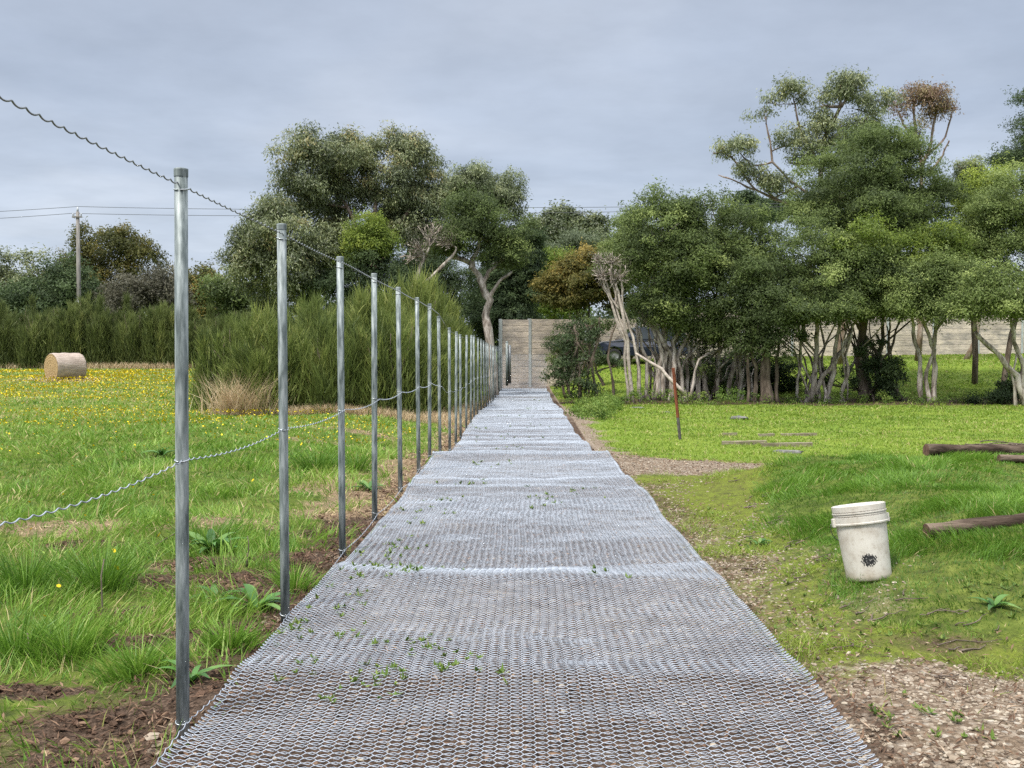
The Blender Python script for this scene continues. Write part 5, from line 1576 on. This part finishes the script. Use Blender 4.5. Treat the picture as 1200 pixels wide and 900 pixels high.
for s_ in (-1, 1):
    pe = [(r_, s_ * (LB / 2 + .012 * math.sin(r_ * 60) + .02 * (1 - r_ / rB))) for r_ in np.linspace(rB - .031, .0005, 16)]
    m_ = MB().lathe(pe, 32); m_.xform(rot); m_.build('end_face', em, hb, True, True)

# ------------------------------------------------------------------ utility pole and lines
M['pole'] = surf_mat('grey_timber_pole', [(.3, (.13, .12, .11)), (.7, (.30, .28, .255))], 7, .9, 0, (2, 2, .2))
M['cable'] = surf_mat('dark_cable', [(.3, (.06, .065, .07)), (.7, (.10, .105, .11))], 5, .7)
M['porcelain'] = surf_mat('grey_insulator', [(.3, (.35, .36, .38)), (.7, (.5, .52, .54))], 5, .4)
YP = 70
pp = P(91, 248, YP); gz = float(gh(pp[0], YP))
up = empty('utility_pole', (pp[0], YP, gz), 'grey timber utility pole rising behind the hedge', 'utility pole')
hh = pp[2] - gz
MB().tube([(0, 0, -.4), (0, 0, hh * .5), (0, 0, hh)], (.17, .14, .11), 12).build('shaft', M['pole'], up, True, True)
MB().tube([(0, 0, hh - .02), (0, 0, hh + .12), (0, 0, hh + .32)], (.05, .075, .04), 10).build('insulator', M['porcelain'], up, True, True)
bevel(MB().box((-.34, -.16, hh - .42), (.34, -.05, hh - .32)).build('crossarm', M['pole'], up, False, True), .01)
for s_ in (-.28, .28):
    MB().tube([(s_, -.1, hh - .30), (s_, -.1, hh - .2), (s_, -.1, hh - .12)], (.03, .055, .03), 8).build('insulator', M['porcelain'], up, True, True)
bevel(MB().box((-.11, -.26, hh * .36), (.11, -.16, hh * .36 + .5)).build('meter_box', M['porcelain'], up, False, True), .01)


def line(label, pts, r):
    P3 = []
    for i in range(len(pts) - 1):
        a = P(*pts[i], YP); b = P(*pts[i + 1], YP)
        t = np.linspace(0, 1, 24)[:, None]
        p = a + (b - a) * t; sag = np.linalg.norm(b - a) * .006
        p[:, 2] -= sag * 4 * (t * (1 - t))[:, 0]
        P3.append(p if i == 0 else p[1:])
    o = MB().tube(np.vstack(P3), r, 5).build('power_line', M['cable'], None)
    tag(o, label, 'cable')


line('upper thin power line crossing the sky from the utility pole', [(-160, 254), (91, 242), (560, 243), (1010, 235)], .017)
line('lower thin power line crossing the sky below the other', [(-160, 263), (84, 250), (560, 250), (1010, 238)], .017)

# ------------------------------------------------------------------ parked vehicle behind the grove
def pmat(nm, col, rough, metal=0, spec=.5, coat=0):
    m, t, o = mat_new(nm)
    n = noise_node(t, 6, 4); r = ramp(t, [(.3, tuple(c_ * .88 for c_ in col)), (.7, tuple(c_ * 1.1 for c_ in col))]); t.links.new(n.outputs['Fac'], r.inputs[0])
    b = N(t, 'ShaderNodeBsdfPrincipled'); b.inputs['Roughness'].default_value = rough; b.inputs['Metallic'].default_value = metal; b.inputs['Coat Weight'].default_value = coat
    t.links.new(r.outputs[0], b.inputs['Base Color']); t.links.new(b.outputs[0], o.inputs[0])
    return m


M['paint'] = pmat('navy_paint', (.020, .026, .045), .3, .2, .5, .6)
M['glass'] = pmat('dark_glass', (.03, .04, .045), .08)
M['tyre'] = pmat('tyre_rubber', (.018, .018, .018), .85)
M['alloy'] = pmat('alloy_rim', (.22, .225, .235), .5, .2)
M['lamp'] = pmat('headlamp', (.75, .76, .78), .15)
M['plastic'] = pmat('black_trim', (.02, .02, .02), .6)


def build_car():
    YC = 50.5
    c = P(748, 424, YC); cz = float(gh(c[0], YC))
    root = empty('parked_car', (c[0], YC, cz), 'dark navy four-wheel drive wagon parked in front of the wall, half hidden by trunks', 'car', None, (0, 0, rad(188)))
    # nose towards +x in its own frame, turned to face left in the picture
    def section(prof, hw, tuck=.0):
        n_ = len(prof); V = []
        for s_, k_ in ((-1, 1.0), (1, 1.0)):
            for (x_, z_) in prof: V.append((x_, s_ * hw(x_, z_), z_))
        q_ = [(i, (i + 1) % n_, n_ + (i + 1) % n_, n_ + i) for i in range(n_)]
        return np.array(V), q_, [tuple(range(n_))[::-1], tuple(range(n_, 2 * n_))]
    def slab(name, prof, hw, mat, par=root, bv=.05):
        V, q_, ng = section(prof, hw)
        me = bpy.data.meshes.new(name); me.from_pydata([tuple(v) for v in V], [], [list(a_) for a_ in q_] + [list(a_) for a_ in ng]); me.update(); me.materials.append(mat)
        o = bpy.data.objects.new(name, me); COL.objects.link(o); o.parent = par
        if bv: bevel(o, bv, 3)
        return o
    def arch(x_, n_=9, r_=.42): return [(x_ + r_ * math.cos(a_), .36 + r_ * math.sin(a_)) for a_ in np.linspace(0, math.pi, n_)]
    low = [(2.32, .42), (2.36, .70), (2.28, .93), (1.95, 1.04), (1.05, 1.12), (-2.2, 1.14), (-2.36, .9), (-2.34, .45), (-1.85, .36)]
    low += [p_ for p_ in arch(-1.38)][::-1] + [(0, .32)] + [p_ for p_ in arch(1.42)][::-1] + [(1.95, .36)]
    slab('body', low, lambda x_, z_: .93 - .05 * max(0, z_ - .8) / .3 - .10 * max(0, abs(x_) - 1.9) / .4, M['paint'])
    cab = [(1.08, 1.10), (.35, 1.70), (.1, 1.78), (-1.7, 1.79), (-2.1, 1.66), (-2.3, 1.10)]
    slab('cabin', cab, lambda x_, z_: .86 - .20 * max(0, z_ - 1.1) / .7, M['paint'], root, .06)
    for s_ in (-1, 1):
        for (nm, pr) in (('side_window', [(.80, 1.18), (.28, 1.62), (-.35, 1.65), (-.35, 1.18)]), ('side_window', [(-.45, 1.18), (-.45, 1.65), (-1.35, 1.65), (-1.35, 1.18)]), ('side_window', [(-1.45, 1.18), (-1.45, 1.64), (-1.85, 1.60), (-2.08, 1.18)])):
            y_ = lambda z_: s_ * (.86 - .20 * (z_ - 1.1) / .7 + .006)
            V = [(x_, y_(z_), z_) for x_, z_ in pr] + [(x_, y_(z_) - s_ * .02, z_) for x_, z_ in pr]
            n_ = len(pr); me = bpy.data.meshes.new(nm)
            f_ = [list(range(n_)), list(range(n_, 2 * n_))[::-1]] + [[i, n_ + i, n_ + (i + 1) % n_, (i + 1) % n_] for i in range(n_)]
            me.from_pydata(V, [], f_); me.materials.append(M['glass']); o = bpy.data.objects.new(nm, me); COL.objects.link(o); o.parent = root
        mb = MB().box((.62, s_ * .90 - .09, 1.16), (.80, s_ * .90 + .13, 1.32)); bevel(mb.build('wing_mirror', M['paint'], root, False, True), .03)
        mb = MB().box((2.16, s_ * .66 - .16, .78), (2.345, s_ * .66 + .15, .92)); bevel(mb.build('headlight', M['lamp'], root, False, True), .03)
        for wx in (1.42, -1.38):
            wr = bpy.data.objects.new('wheel', None); COL.objects.link(wr); wr.parent = root; wr.location = (wx, s_ * .80, .36)
            m_ = MB().lathe([(.22, -.10), (.33, -.11), (.365, -.07), (.365, .07), (.33, .11), (.22, .10)], 28); m_.xform(np.array([[1, 0, 0, 0], [0, 0, 1, 0], [0, -1, 0, 0]])); m_.build('tyre', M['tyre'], wr, True, True)
            m_ = MB().lathe([(.225, .10 * s_), (.20, .06 * s_), (.06, .085 * s_), (.001, .085 * s_)], 20); m_.xform(np.array([[1, 0, 0, 0], [0, 0, 1, 0], [0, -1, 0, 0]]))
            m_.v = [m_.v[0] * np.array([1, -1 if False else 1, 1])]; o = m_.build('rim', M['alloy'], wr, True, True); o.rotation_euler = (0, 0, 0)
    ws = [(1.0, -.74, 1.17), (1.0, .74, 1.17), (.42, .62, 1.65), (.42, -.62, 1.65)]
    nrm = Vector((.64, 0, .77))
    me = bpy.data.meshes.new('windscreen'); V = [tuple(Vector(v) + nrm * .012) for v in ws] + [tuple(Vector(v) - nrm * .02) for v in ws]
    me.from_pydata(V, [], [[0, 1, 2, 3], [7, 6, 5, 4]] + [[i, 4 + i, 4 + (i + 1) % 4, (i + 1) % 4] for i in range(4)]); me.materials.append(M['glass'])
    o = bpy.data.objects.new('windscreen', me); COL.objects.link(o); o.parent = root
    bevel(MB().box((2.30, -.85, .42), (2.42, .85, .62)).build('bumper', M['plastic'], root, False, True), .03)
    bevel(MB().box((2.30, -.45, .70), (2.375, .45, .90)).build('grille', M['plastic'], root, False, True), .02)
    return root


build_car()
